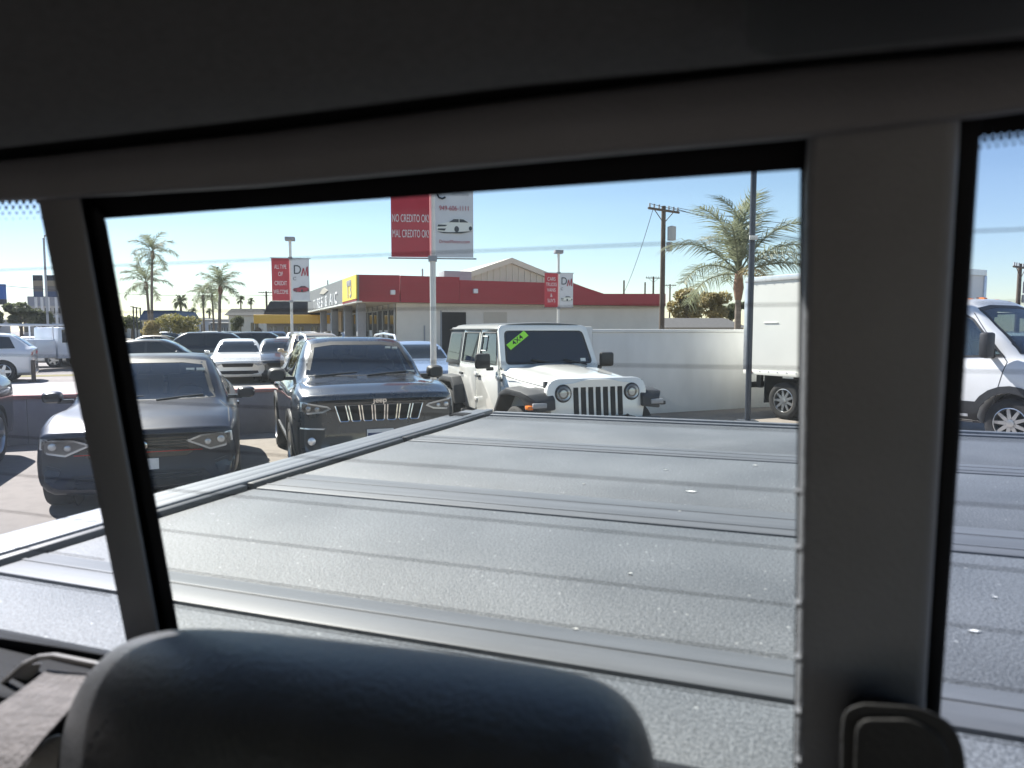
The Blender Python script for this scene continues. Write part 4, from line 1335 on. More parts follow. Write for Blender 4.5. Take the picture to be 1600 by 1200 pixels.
slab([(-400, 930), (0, 996), (100, 1011), (200, 1029), (320, 1050), (320, 1200), (-400, 1100)], -0.010, 0.016, "lower_seal", M_SEAL, 0.002)
# -- seat, head restraint, belt
o_ = [(x, y + 10) for x, y in [(86, 1330), (90, 1230), (103, 1150), (130, 1085), (172, 1035), (225, 1008), (300, 996), (400, 1000), (520, 1012), (660, 1029), (800, 1048), (905, 1068), (965, 1090), (1005, 1125), (1024, 1175), (1034, 1240), (1040, 1330)]]
HO = -0.125
out = [pw(x, y, HO) for x, y in o_]
cx, cz = sum(p.x for p in out) / len(out), min(p.z for p in out)
rings = []
r_ = 0.048
for k in range(-6, 7):
    f = R(15 * k)
    ins = r_ * (1 - math.cos(f))
    ring = []
    for (x, y), p in zip(o_, out):
        q = pw(x, y, HO + r_ * math.sin(f))
        dx, dz = q.x - cx, p.z - cz
        ln = math.hypot(dx, dz) or 1
        ring.append(Vector((q.x - dx / ln * ins * 0.8, p.y + r_ * math.sin(f), p.z - dz / ln * ins * 0.8)))
    rings.append(ring)
hr = MB().grid(rings)
hr.add(rings[0], [tuple(range(len(out)))])
hr.add(rings[-1], [tuple(range(len(out)))])
head = hr.build("head_restraint", M_LEATH, TRUCK, smooth=70)
sub = head.modifiers.new("soft", 'SUBSURF')
sub.levels = sub.render_levels = 2
st = MB()
for k in range(len(out) - 1):
    if 4 < k < 12: continue
    A, Bp = rings[4][k], rings[4][k + 1]
    for j in range(3):
        q = A + (Bp - A) * ((j + 0.2) / 3)
        q2 = A + (Bp - A) * ((j + 0.75) / 3)
        n_ = Vector((q.x - cx, -0.5 * 0.05, q.z - cz)).normalized() * 0.0028
        st.tube([q + n_, q2 + n_], 0.0009, 5)
st.build("stitching", mat("thread_grey", (0.10, 0.10, 0.11), 0.8), head)["kind"] = "stuff"
# seat back under it
MB().prism([pw(60, 1480, -0.12), pw(1080, 1480, -0.12), pw(1080, 1900, -0.12), pw(60, 1900, -0.12)], [p + Vector((0, 0.12, 0)) for p in (pw(60, 1480, -0.12), pw(1080, 1480, -0.12), pw(1080, 1900, -0.12), pw(60, 1900, -0.12))]).build("seat_back", M_LEATH, TRUCK, bevel=0.02)
M_BELT = mat("belt_webbing", (0.16, 0.145, 0.14), 0.85, var=0.25, vscale=60, bump=0.4, bscale=300)
M_BEZEL = mat("belt_bezel_grey", (0.20, 0.19, 0.188), 0.6, var=0.06, vscale=20)
bpts = [((75, 1046), (135, 1052)), ((40, 1072), (128, 1084)), ((0, 1100), (105, 1112)), ((-40, 1135), (70, 1150)), ((-90, 1190), (30, 1200)), ((-150, 1260), (-30, 1280))]
bA = [pw(*a, -0.055 - 0.02 * i) for i, (a, b) in enumerate(bpts)]
bB = [pw(*b, -0.055 - 0.02 * i) for i, (a, b) in enumerate(bpts)]
bl_ = MB().grid([bA, bB])
bl_.grid([[p + Vector((0, 0.002, -0.001)) for p in bB], [p + Vector((0, 0.002, -0.001)) for p in bA]])
bl_.build("seat_belt", M_BELT, TRUCK, smooth=60)
bz = MB()
path = [pw(x, y, -0.052) for x, y in ((-20, 1090), (10, 1062), (38, 1038), (62, 1027), (85, 1025), (120, 1032), (165, 1041))]
bz.tube(path, 0.0022, 8)
bz.build("belt_guide", M_BEZEL, TRUCK)
bz = MB().prism([pw(x, y, -0.045) for x, y in ((-30, 1100), (36, 1038), (66, 1036), (58, 1052), (20, 1084), (-30, 1120))], [pw(x, y, -0.030) for x, y in ((-30, 1100), (36, 1038), (66, 1036), (58, 1052), (20, 1084), (-30, 1120))])
bz.build("guide_plate", M_BEZEL, TRUCK, bevel=0.001)
# neighbouring seat shoulder in the sun
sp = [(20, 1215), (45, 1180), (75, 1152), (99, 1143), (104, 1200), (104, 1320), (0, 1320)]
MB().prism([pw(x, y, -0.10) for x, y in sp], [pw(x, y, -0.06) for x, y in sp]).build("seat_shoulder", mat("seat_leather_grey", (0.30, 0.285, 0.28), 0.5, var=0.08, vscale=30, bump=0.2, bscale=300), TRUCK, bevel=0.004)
# window latch by the wide divider
kp = rounded([(1318, 1110), (1345, 1098), (1440, 1104), (1490, 1130), (1508, 1175), (1512, 1320), (1312, 1320), (1314, 1140)], 30)
MB().prism([pw(x, y, -0.060) for x, y in kp], [pw(x, y, -0.024) for x, y in kp]).build("window_latch", mat("latch_black", (0.022, 0.022, 0.024), 0.7, bump=0.15, bscale=300), TRUCK, bevel=0.0015, bseg=3)
kq = rounded([(1336, 1122), (1430, 1122), (1482, 1160), (1492, 1320), (1330, 1320)], 26)
MB().prism([pw(x, y, -0.0635) for x, y in kq], [pw(x, y, -0.058) for x, y in kq]).build("latch_cap", MATS["latch_black"], TRUCK, bevel=0.002, bseg=3)

# ================================================================ bed and folding cover
ZC = CAMZ - 0.30
h = 0.30
M_COVER = mat("cover_textured_black", (0.135, 0.14, 0.147), 0.52, ior=1.45)
nt = M_COVER.node_tree
bs = nt.nodes["Principled BSDF"]
tc = nt.nodes.new("ShaderNodeTexCoord")
vo = nt.nodes.new("ShaderNodeTexVoronoi")
vo.inputs["Scale"].default_value = 620
nz = nt.nodes.new("ShaderNodeTexNoise")
nz.inputs["Scale"].default_value = 500
nz.inputs["Detail"].default_value = 2
nt.links.new(tc.outputs["Object"], vo.inputs["Vector"])
nt.links.new(tc.outputs["Object"], nz.inputs["Vector"])
bp1 = nt.nodes.new("ShaderNodeBump")
bp1.inputs["Strength"].default_value = 0.4
bp1.inputs["Distance"].default_value = 0.002
nt.links.new(vo.outputs["Distance"], bp1.inputs["Height"])
bp2 = nt.nodes.new("ShaderNodeBump")
bp2.inputs["Strength"].default_value = 0.5
bp2.inputs["Distance"].default_value = 0.001
nt.links.new(nz.outputs["Fac"], bp2.inputs["Height"])
nt.links.new(bp1.outputs["Normal"], bp2.inputs["Normal"])
nt.links.new(bp2.outputs["Normal"], bs.inputs["Normal"])
big = nt.nodes.new("ShaderNodeTexNoise")
big.inputs["Scale"].default_value = 5.0
big.inputs["Detail"].default_value = 6
nt.links.new(tc.outputs["Object"], big.inputs["Vector"])
cr = nt.nodes.new("ShaderNodeValToRGB")
cr.color_ramp.elements[0].position = 0.25
cr.color_ramp.elements[1].position = 0.75
cr.color_ramp.elements[0].color = (0.082, 0.089, 0.097, 1)
cr.color_ramp.elements[1].color = (0.140, 0.149, 0.158, 1)
nt.links.new(big.outputs["Fac"], cr.inputs["Fac"])
sp_ = nt.nodes.new("ShaderNodeTexNoise")
sp_.inputs["Scale"].default_value = 300
sp_.inputs["Detail"].default_value = 1
nt.links.new(tc.outputs["Object"], sp_.inputs["Vector"])
sr = nt.nodes.new("ShaderNodeMapRange")
sr.inputs["From Min"].default_value = 0.35
sr.inputs["From Max"].default_value = 0.68
sr.inputs["To Min"].default_value = 0.62
sr.inputs["To Max"].default_value = 1.45
nt.links.new(sp_.outputs["Fac"], sr.inputs["Value"])
mm = nt.nodes.new("ShaderNodeVectorMath")
mm.operation = 'SCALE'
nt.links.new(cr.outputs["Color"], mm.inputs[0])
nt.links.new(sr.outputs["Result"], mm.inputs["Scale"])
fv = nt.nodes.new("ShaderNodeTexVoronoi")
fv.inputs["Scale"].default_value = 230
nt.links.new(tc.outputs["Object"], fv.inputs["Vector"])
fx = nt.nodes.new("ShaderNodeSeparateColor")
nt.links.new(fv.outputs["Color"], fx.inputs[0])
fg = nt.nodes.new("ShaderNodeMath")
fg.operation = 'GREATER_THAN'
fg.inputs[1].default_value = 0.992
nt.links.new(fx.outputs[0], fg.inputs[0])
fd = nt.nodes.new("ShaderNodeMath")
fd.operation = 'LESS_THAN'
fd.inputs[1].default_value = 0.38
nt.links.new(fv.outputs["Distance"], fd.inputs[0])
fm = nt.nodes.new("ShaderNodeMath")
fm.operation = 'MULTIPLY'
nt.links.new(fg.outputs[0], fm.inputs[0])
nt.links.new(fd.outputs[0], fm.inputs[1])
fmx = nt.nodes.new("ShaderNodeMix")
fmx.data_type = 'RGBA'
nt.links.new(fm.outputs[0], fmx.inputs["Factor"])
nt.links.new(mm.outputs[0], fmx.inputs[6])
fmx.inputs[7].default_value = (0.34, 0.35, 0.35, 1)  # pale flecks in the colour stand in for sparkling glints
nt.links.new(fmx.outputs[2], bs.inputs["Base Color"])
M_HINGE = mat("cover_hinge_strip", (0.100, 0.106, 0.114), 0.5, var=0.22, vscale=5, stretch=(0.6, 8, 1), detail=6)
M_RAIL = mat("bed_rail_aluminium", (0.15, 0.157, 0.168), 0.45, 0.3, var=0.10, vscale=7, stretch=(8, 0.8, 1))
M_RAILB = mat("bed_rail_black", (0.02, 0.021, 0.024), 0.5)
M_GAP = mat("cover_gap_rubber", (0.010, 0.010, 0.011), 0.8)

COVER = tag(empty("tonneau_cover", (0, 0, 0), -YAW), "grey textured folding hard cover over the pickup bed", "truck cover")
XL, XR = -3.02 * h, 2.40 * h
# seams as they run across the cover, left and right end (distance behind the camera eye along the truck)
seam = [1.455 * h, 1.99 * h, 3.64 * h, 5.70 * h, 7.72 * h]
for i in range(4):
    a0, a1 = seam[i] + 0.003, seam[i + 1] - 0.003
    hs = [0.025, 0.075, 0.14, 0.11][i]
    p = MB().box(XL, XR, a0 + hs, a1, ZC - 0.028, ZC).build("cover_panel", M_COVER, COVER, bevel=0.002)
    s1 = MB().box(XL, XR, a0, a0 + hs - 0.0005, ZC - 0.028, ZC + 0.0012).build("hinge_strip", M_HINGE, p, bevel=0.002)
    for f, w_, hh in (((0.55, 0.006, 0.0012),) if hs < 0.1 else ((0.22, 0.005, 0.0010), (0.66, 0.005, 0.0008))):
        y = a0 + hs * f
        MB().box(XL, XR, y, y + w_, ZC + 0.0010, ZC + 0.0012 + hh).build("hinge_ridge", M_HINGE, s1, bevel=0.0006)
    if i < 3:
        MB().box(XL, XR, a1 + 0.0015, a1 + 0.0045, ZC - 0.03, ZC - 0.006).build("seam_rubber", M_GAP, COVER)
# maker's plate near the cab
q = pcov(702, 1032, ZC)
pl = MB().box(q.x - 0.035, q.x + 0.035, q.y - 0.006, q.y + 0.006, ZC + 0.0003, ZC + 0.0012).build("maker_plate", M_RAILB, COVER)
# chips of debris on the cover
for x, y, s_ in ((1080, 769, 0.011), (1522, 988, 0.006), (1040, 735, 0.004), (912, 757, 0.003), (1180, 728, 0.006), (985, 898, 0.003), (1555, 935, 0.003), (900, 985, 0.003), (1062, 800, 0.003)):
    q = pcov(x, y, ZC)
    c_ = MB().plan([(q.x - s_, q.y - s_ * 0.3), (q.x + s_ * 0.2, q.y - s_ * 0.45), (q.x + s_, q.y + s_ * 0.1), (q.x - s_ * 0.1, q.y + s_ * 0.4)], ZC + 0.0005, ZC + 0.002).build("dropping", mat("chip_white", (0.75, 0.75, 0.72), 0.8), COVER)
# rails of the bed
for s_, x0, x1 in ((-1, -3.47 * h, XL - 0.004), (1, XR + 0.004, 2.85 * h)):
    A, Bq = seam[0] - 0.001, seam[4] + 0.10
    o = MB().box(x0, x1, A, Bq, ZC - 0.10, ZC - 0.006).build("bed_rail", M_RAILB, TRUCK)
    wd = x1 - x0
    xs_ = (x0, x0 + wd * 0.32, x0 + wd * 0.34, x0 + wd * 0.64, x0 + wd * 0.66, x0 + wd * 0.86) if s_ < 0 else (x0 + wd * 0.14, x0 + wd * 0.34, x0 + wd * 0.36, x0 + wd * 0.66, x0 + wd * 0.68, x1)
    for k in range(3):
        MB().box(xs_[2 * k], xs_[2 * k + 1], A, Bq, ZC - 0.008, ZC + (0.004, 0.009, 0.012)[k if s_ < 0 else 2 - k]).build("rail_strip", M_RAIL, o, bevel=0.003)
    xi = (xs_[5], x1) if s_ < 0 else (x0, xs_[0])
    for k in range(4):
        MB().box(xi[0] + 0.001, xi[1] - 0.001, seam[k] + 0.004, seam[k + 1] - 0.012, ZC - 0.008, ZC + 0.009).build("rail_seal", M_RAILB, o, bevel=0.003)
    MB().box(x0 + wd * 0.2, x0 + wd * 0.62, seam[4] - 0.10, seam[4] - 0.03, ZC + 0.006, ZC + 0.0115).build("stake_pocket_cap", M_SEAL, o)
    MB().box(x0 - (0.05 if s_ < 0 else -0.02), x1 + (-0.02 if s_ < 0 else 0.05), A, Bq - 0.02, 0.62, ZC - 0.012).build("bed_side", M_TBODY, TRUCK, bevel=0.03)
    wo = MB()
    make_wheel(TRUCK, (x0 + x1) / 2, 1.15, 0.42, 0.27, M_RIMD, 0.62, 6, s_)
tg = MB().box(-3.47 * h + 0.06, 2.85 * h - 0.06, seam[4] + 0.006, seam[4] + 0.085, 0.70, ZC - 0.012).build("tailgate", M_TBODY, TRUCK, bevel=0.015)
for k, (y0, y1, z1) in enumerate(((0.004, 0.030, 0.004), (0.034, 0.062, 0.010), (0.066, 0.10, 0.002))):
    MB().box(XL, XR, seam[4] + y0, seam[4] + y1, ZC - 0.03, ZC + z1).build("tailgate_cap", M_RAIL, tg, bevel=0.003)
MB().box(-3.4 * h, 2.8 * h, 0.435, seam[4], 0.62, 0.66).build("bed_floor", M_RAILB, TRUCK)
MB().box(-3.4 * h, 2.8 * h, 0.427, 0.434, 0.62, ZC - 0.03).build("bed_front", M_TBODY, TRUCK)
# ================================================================ the place
G = R(21.5)
E1 = Vector((math.cos(G), math.sin(G), 0))
E2 = Vector((-math.sin(G), math.cos(G), 0))

# -- ground
def ground_mat(name, c1, c2, c3, s1, s2, rough=0.85, bump=0.3):
    m = bpy.data.materials.new(name)
    m.use_nodes = True
    nt = m.node_tree
    b = nt.nodes["Principled BSDF"]
    b.inputs["Roughness"].default_value = rough
    tc = nt.nodes.new("ShaderNodeTexCoord")
    n1 = nt.nodes.new("ShaderNodeTexNoise"); n1.inputs["Scale"].default_value = s1; n1.inputs["Detail"].default_value = 6
    n2 = nt.nodes.new("ShaderNodeTexNoise"); n2.inputs["Scale"].default_value = s2; n2.inputs["Detail"].default_value = 3
    for n in (n1, n2): nt.links.new(tc.outputs["Object"], n.inputs["Vector"])
    r1 = nt.nodes.new("ShaderNodeValToRGB")
    r1.color_ramp.elements[0].position = 0.35; r1.color_ramp.elements[1].position = 0.65
    r1.color_ramp.elements[0].color = (*c1, 1); r1.color_ramp.elements[1].color = (*c2, 1)
    nt.links.new(n1.outputs["Fac"], r1.inputs["Fac"])
    mx = nt.nodes.new("ShaderNodeMix"); mx.data_type = 'RGBA'; mx.blend_type = 'MIX'
    r2 = nt.nodes.new("ShaderNodeMapRange"); r2.inputs["From Min"].default_value = 0.45; r2.inputs["From Max"].default_value = 0.75; r2.inputs["To Max"].default_value = 0.6
    nt.links.new(n2.outputs["Fac"], r2.inputs["Value"])
    nt.links.new(r2.outputs["Result"], mx.inputs["Factor"])
    nt.links.new(r1.outputs["Color"], mx.inputs[6])
    mx.inputs[7].default_value = (*c3, 1)
    nt.links.new(mx.outputs[2], b.inputs["Base Color"])
    n3 = nt.nodes.new("ShaderNodeTexNoise"); n3.inputs["Scale"].default_value = 140
    nt.links.new(tc.outputs["Object"], n3.inputs["Vector"])
    bp = nt.nodes.new("ShaderNodeBump"); bp.inputs["Strength"].default_value = bump; bp.inputs["Distance"].default_value = 0.01
    nt.links.new(n3.outputs["Fac"], bp.inputs["Height"])
    nt.links.new(bp.outputs["Normal"], b.inputs["Normal"])
    return m
M_ASPH = ground_mat("worn_asphalt", (0.190, 0.166, 0.143), (0.245, 0.213, 0.184), (0.145, 0.125, 0.106), 0.25, 6.0)
M_CONC = ground_mat("concrete_apron", (0.35, 0.322, 0.298), (0.41, 0.375, 0.345), (0.31, 0.285, 0.262), 0.4, 9.0)
tag(MB().add([(-900, -60, 0), (900, -60, 0), (900, 1400, 0), (-900, 1400, 0)], [(0, 1, 2, 3)]).build("ground", M_ASPH, None, smooth=0), kind="structure")
def sheet(name, c, hx, hy, z, m, rz=G):
    o = MB().add([(-hx, -hy, 0), (hx, -hy, 0), (hx, hy, 0), (-hx, hy, 0)], [(0, 1, 2, 3)]).build(name, m, None, smooth=0)
    o.location = (c[0], c[1], z)
    o.rotation_euler = (0, 0, rz)
    return tag(o, kind="structure")
sheet("pavement", (-19.0, 16.0), 13, 6.0, 0.004, M_CONC)
M_LINE = mat("lane_paint", (0.62, 0.61, 0.58), 0.8, var=0.25, vscale=12)
NJ, NC, NW = Vector((-3.47, 6.50, 0)), Vector((-1.385, 7.67, 0)), Vector((1.08, 8.67, 0))
for k, c_ in enumerate(((NC + NW) / 2, NW + E1 * 1.45)):
    sheet("parking_line", c_ + E2 * 2.4, 0.05, 2.5, 0.004, M_LINE)
sheet("road", (-60, 62), 60, 7, 0.004, mat("road_asphalt", (0.10, 0.095, 0.092), 0.9, var=0.15, vscale=2))
sheet("lawn", (-17.5, 27.5), 6, 0.6, 0.006, mat("dry_grass", (0.20, 0.17, 0.06), 0.95, var=0.4, vscale=30, bump=0.6))

# -- walls behind the parked row
M_STUC = mat("white_stucco", (0.69, 0.695, 0.69), 0.85, var=0.09, vscale=1.6, stretch=(1, 1, 0.35), bump=0.25, bscale=120)
M_LOWW = mat("low_wall_grey", (0.34, 0.33, 0.34), 0.85, var=0.15, vscale=2.0, bump=0.25, bscale=90)
M_CAP = mat("wall_cap_red", (0.52, 0.28, 0.25), 0.8, var=0.15, vscale=8)
WD = Vector((math.cos(R(24)), math.sin(R(24)), 0))
WP = Vector((3.27, 15.0, 0))
wl0 = on_wall(925, 560, WP, WD)
wall = tag(empty("boundary_wall", (wl0.x, wl0.y, 0), R(24)), "shaded white stucco wall behind the off-roader and the pole", "wall")
MB().box(0, 9.5, 0, 0.20, 0, 1.70).build("wall_face", M_STUC, wall, bevel=0.01)
MB().box(-0.02, 9.52, -0.025, 0.225, 1.701, 1.77).build("coping", M_STUC, wall, bevel=0.012)
MB().box(-0.22, -0.021, -0.04, 0.24, 0, 1.82).build("end_post", M_STUC, wall, bevel=0.012)
lw = tag(empty("low_wall", (-11.6, 9.15, 0), G), "low dark wall with reddish cap behind the blue sedan", "wall")
for k in range(9):
    MB().box(k * 0.90, k * 0.90 + 0.893, 0, 0.2, 0, 0.70).build("block", M_LOWW, lw, bevel=0.006)
MB().box(-0.02, 8.12, -0.02, 0.22, 0.701, 0.76).build("coping", M_CAP, lw, bevel=0.01)

# ================================================================ dealership building
M_RED = MATS["red_lens"]
M_REDM = mat("fascia_red_metal", (0.34, 0.022, 0.034), 0.5, var=0.06, vscale=3, stretch=(0.2, 1, 6))
M_GREYM = mat("fascia_grey", (0.20, 0.21, 0.22), 0.6, var=0.08, vscale=4)
M_CREAM = mat("cream_stucco", (0.68, 0.655, 0.60), 0.85, var=0.05, vscale=1.5, bump=0.15, bscale=40)
M_SOFF = mat("soffit_cream", (0.66, 0.60, 0.48), 0.85)
M_BEIGE = mat("beige_metal", (0.50, 0.47, 0.41), 0.55, var=0.05, vscale=2)
M_COL = mat("column_grey", (0.30, 0.31, 0.34), 0.7, var=0.08)
M_STORE = mat("store_glass", (0.03, 0.035, 0.04), 0.05, ior=1.6)
M_MULL = mat("mullion_grey", (0.42, 0.43, 0.44), 0.5, 0.3)
M_YEL = mat("sign_yellow", (0.85, 0.68, 0.10), 0.5)
M_DARKD = mat("doorway_dark", (0.02, 0.02, 0.022), 0.8)
CB = at(556, 500, 36.0)
CB.z = 0
BLD = tag(empty("dealership_building", CB, G), "single-storey dealership with red fascia, grey sign front and gabled roof", "building")
def bw(v): 
    d = v
    return Vector((d.x * math.cos(G) + d.y * math.sin(G), -d.x * math.sin(G) + d.y * math.cos(G), d.z))
def bside(x, y, off=0.0):
    d, o = bw(ray(x, y)), bw(Vector((-CB.x, -CB.y, CAMZ)))
    t = (off - o.y) / d.y
    return o + d * t
def bfront(x, y, off=0.0):
    d, o = bw(ray(x, y)), bw(Vector((-CB.x, -CB.y, CAMZ)))
    t = (off - o.x) / d.x
    return o + d * t
def px_slab(pts, fn, off, th, name, m, parent, axis):
    A = [fn(x, y, off) for x, y in pts]
    v_ = Vector((0, th, 0)) if axis == 'y' else Vector((th, 0, 0))
    return MB().prism(A, [p + v_ for p in A]).build(name, m, parent, smooth=0)
zsof = bside(556, 471).z - 0.02
z_top = bside(556, 429).z
x_end = bside(1040, 478).x
y_end = bfront(481, 487).y
# fascia panels of the red side
for pts in ([(556, 429), (624.5, 430), (624.5, 472.3), (556, 471)], [(626, 430.5), (718, 433), (718, 474), (626, 472.3)], [(718.3, 437.5), (896, 443), (944, 459), (1040, 459), (1040, 478), (944, 477), (718.3, 474)]):
    f = px_slab(pts, bside, -0.25, 0.25, "fascia_panel", M_REDM, BLD, 'y')
    zb_, zt_ = bside(pts[-1][0], pts[-1][1], -0.25).z, bside(pts[0][0], pts[0][1], -0.25).z
    xa, xb = bside(pts[0][0], 450, -0.25).x, bside(pts[2][0] if len(pts) == 4 else 896, 450, -0.25).x
    n = 7
    for k in range(1, n):
        z = zb_ + 0.05 + (zt_ - zb_ - 0.1) * k / n
        MB().box(xa + 0.02, xb - 0.02, -0.262, -0.249, z - 0.012, z + 0.012).build("siding_rib", M_REDM, f, smooth=0)
# lamps on the fascia
for x, y in ((613, 457), (742, 455)):
    p = bside(x, y, -0.25)
    MB().box(p.x - 0.12, p.x + 0.12, p.y - 0.2, p.y, p.z - 0.12, p.z + 0.12).build("wall_lamp", M_PLATE, BLD, bevel=0.03)
# grey sign front with yellow square
gf = px_slab([(553, 430), (481, 456.5), (481, 485.5), (553, 470.5)], bfront, -0.25, 0.25, "sign_fascia", M_GREYM, BLD, 'x')
yl = px_slab([(556, 429), (535, 437), (535, 472), (556, 466.5)], bfront, -0.32, 0.06, "yellow_sign", M_YEL, BLD, 'x')
px_slab([(556.5, 466.7), (535, 472.2), (535, 475), (556.5, 469.5)], bfront, -0.30, 0.05, "red_band", M_REDM, BLD, 'x')
px_slab([(556.5, 470.0), (481, 486.0), (481, 488.2), (556.5, 472.2)], bfront, -0.28, 0.28, "eave_trim", M_STICK, BLD, 'x')
FM = Matrix.Rotation(R(-90), 4, 'Z') @ UPRIGHT
p0, p1 = bfront(545.5, 455, -0.33), bfront(545, 442, -0.33)
for ch, dy in (("1", 0.42), ("3", -0.42)):
    text_mesh(ch, 1.05, M_COL, yl, Matrix.Translation(p0 + Vector((0, dy, 0))) @ FM, "lettering", 0.01, 1.3)
MB().box(p1.x - 0.01, p1.x, p1.y - 0.7, p1.y + 0.7, p1.z - 0.16, p1.z + 0.12).build("lettering", M_COL, yl)
pa, pb = bfront(490, 476, -0.26), bfront(527, 462, -0.26)
for k, ch in enumerate("TIRES & A/C"):
    if ch == " ": continue
    t = (k + 0.5) / 11
    text_mesh(ch, 0.95, M_PLATE, gf, Matrix.Translation((pa.x, pa.y + (pb.y - pa.y) * t, (pa.z + pb.z) / 2 - 0.1)) @ FM, "lettering", 0.02, abs(pa.y - pb.y) / 6.6)
pc = bfront(506, 455.5, -0.26)
MB().prism([(pc.x, pc.y - 2.2, pc.z - 0.05), (pc.x, pc.y, pc.z - 0.18), (pc.x, pc.y + 2.2, pc.z - 0.05), (pc.x, pc.y + 0.5, pc.z + 0.2), (pc.x, pc.y - 0.5, pc.z + 0.2)],
           [(pc.x - 0.03, pc.y - 2.2, pc.z - 0.05), (pc.x - 0.03, pc.y, pc.z - 0.18), (pc.x - 0.03, pc.y + 2.2, pc.z - 0.05), (pc.x - 0.03, pc.y + 0.5, pc.z + 0.2), (pc.x - 0.03, pc.y - 0.5, pc.z + 0.2)]).build("emblem", M_BEIGE, gf)
# body: soffit, roof, cream side, storefront set back under the overhang
xs = bside(620, 490, 0.3).x
MB().box(0.02, x_end, 0.01, y_end, zsof, zsof + 0.15).build("soffit", M_SOFF, BLD)
MB().box(0.05, x_end - 0.05, 0.05, y_end, zsof + 0.16, z_top - 0.75).build("roof", M_BEIGE, BLD)
ws_ = MB().box(xs, x_end - 0.15, 0.30, 12.0, 0, zsof - 0.01).build("wall", M_CREAM, BLD, bevel=0.02)
for x0, x1, yt, m, nm in ((690, 728, 487.5, M_DARKD, "doorway"), (756, 792, 487.5, M_BEIGE, "roll_up_door")):
    a, b = bside(x0, yt, 0.29), bside(x1, yt, 0.29)
    d_ = MB().box(a.x, b.x, 0.275, 0.299, 0.01, a.z).build(nm, m, ws_)
    if nm == "roll_up_door":
        for k in range(1, 9): MB().box(a.x + 0.03, b.x - 0.03, 0.262, 0.275, k * a.z / 9 - 0.02, k * a.z / 9 + 0.02).build("slat", m, d_)
    else:
        MB().box(a.x - 0.08, a.x, 0.25, 0.298, 0, a.z + 0.08).build("door_frame", M_COL, d_)
MB().box(bside(662, 500, 0.29).x, bside(664, 500, 0.29).x, 0.26, 0.298, 0, 2.0).build("down_pipe", M_COL, ws_)
n = 12
sf = MB().box(xs - 0.04, xs - 0.006, 0.6, y_end - 5, 0.25, zsof - 0.25).build("store_window", M_STORE, BLD)
for k in range(n + 1):
    y = 0.6 + (y_end - 5.6) * k / n
    MB().box(xs - 0.10, xs - 0.045, y - 0.05, y + 0.05, 0, zsof - 0.02).build("mullion", M_MULL, sf)
for z in (0.22, 1.05, zsof - 0.3):
    MB().box(xs - 0.09, xs - 0.044, 0.65, y_end - 5.05, z - 0.04, z + 0.04).build("transom", M_MULL, sf)
for k in range(n):
    y = 0.6 + (y_end - 5.6) * (k + 0.5) / n
    if k in (1, 2, 4): MB().box(xs - 0.046, xs - 0.0405, y - 0.5, y + 0.5, 1.15, 1.75).build("window_poster", M_PLATE, sf)
MB().box(xs - 0.2, xs + 3, y_end - 5, y_end - 0.3, 0, zsof - 0.01).build("end_wall", mat("tan_stucco", (0.55, 0.42, 0.28), 0.85), BLD)
for x in (563.5, 543, 522, 505, 490):
    p = bfront(x, 500, 0.55)
    MB().box(0.35, 0.80, p.y - 0.22, p.y + 0.22, 0, zsof - 0.01).build("column", M_COL, BLD, bevel=0.02)
# gabled hall behind
gy_ = 5.0
gw = px_slab([(706, 436), (800, 406), (848, 425), (944, 462), (944, 478), (706, 478)], bside, gy_, 14.0, "gable_wall", M_BEIGE, BLD, 'y')
A = bside(700, 436.5, gy_ - 0.3); Bt = bside(800, 402.5, gy_ - 0.3); Cc = bside(946, 462, gy_ - 0.3)
for P, Q in ((A, Bt), (Bt, Cc)):
    dz = 0.33
    MB().prism([P, Q, Q - Vector((0, 0, dz)), P - Vector((0, 0, dz))], [v_ + Vector((0, 14.6, 0)) for v_ in (P, Q, Q - Vector((0, 0, dz)), P - Vector((0, 0, dz)))]).build("gable_roof", M_BEIGE, BLD, smooth=0)
for k in range(26):
    x = A.x + (Cc.x - A.x) * (k + 0.5) / 26
    zt = (A.z + (Bt.z - A.z) * (x - A.x) / (Bt.x - A.x)) if x < Bt.x else (Bt.z + (Cc.z - Bt.z) * (x - Bt.x) / (Cc.x - Bt.x))
    MB().box(x - 0.06, x + 0.06, gy_ - 0.05, gy_ - 0.003, z_top - 1.5, zt - 0.36).build("wall_rib", M_BEIGE, gw, smooth=0)
p = bside(708, 428, 2.5)
hv = MB().box(p.x - 0.7, p.x + 0.9, 1.9, 3.1, z_top - 0.8, p.z + 0.12).build("roof_unit", M_COL, BLD, bevel=0.03)
for q in ((445, 432), (660, 420), (512, 438)):
    p = bside(q[0], q[1], 3.0) if q[0] > 560 else bfront(q[0], q[1], 1.0)
    MB().tube([(p.x, p.y, z_top - 0.8), (p.x, p.y, p.z)], 0.05, 6).build("roof_vent", M_COL, BLD)

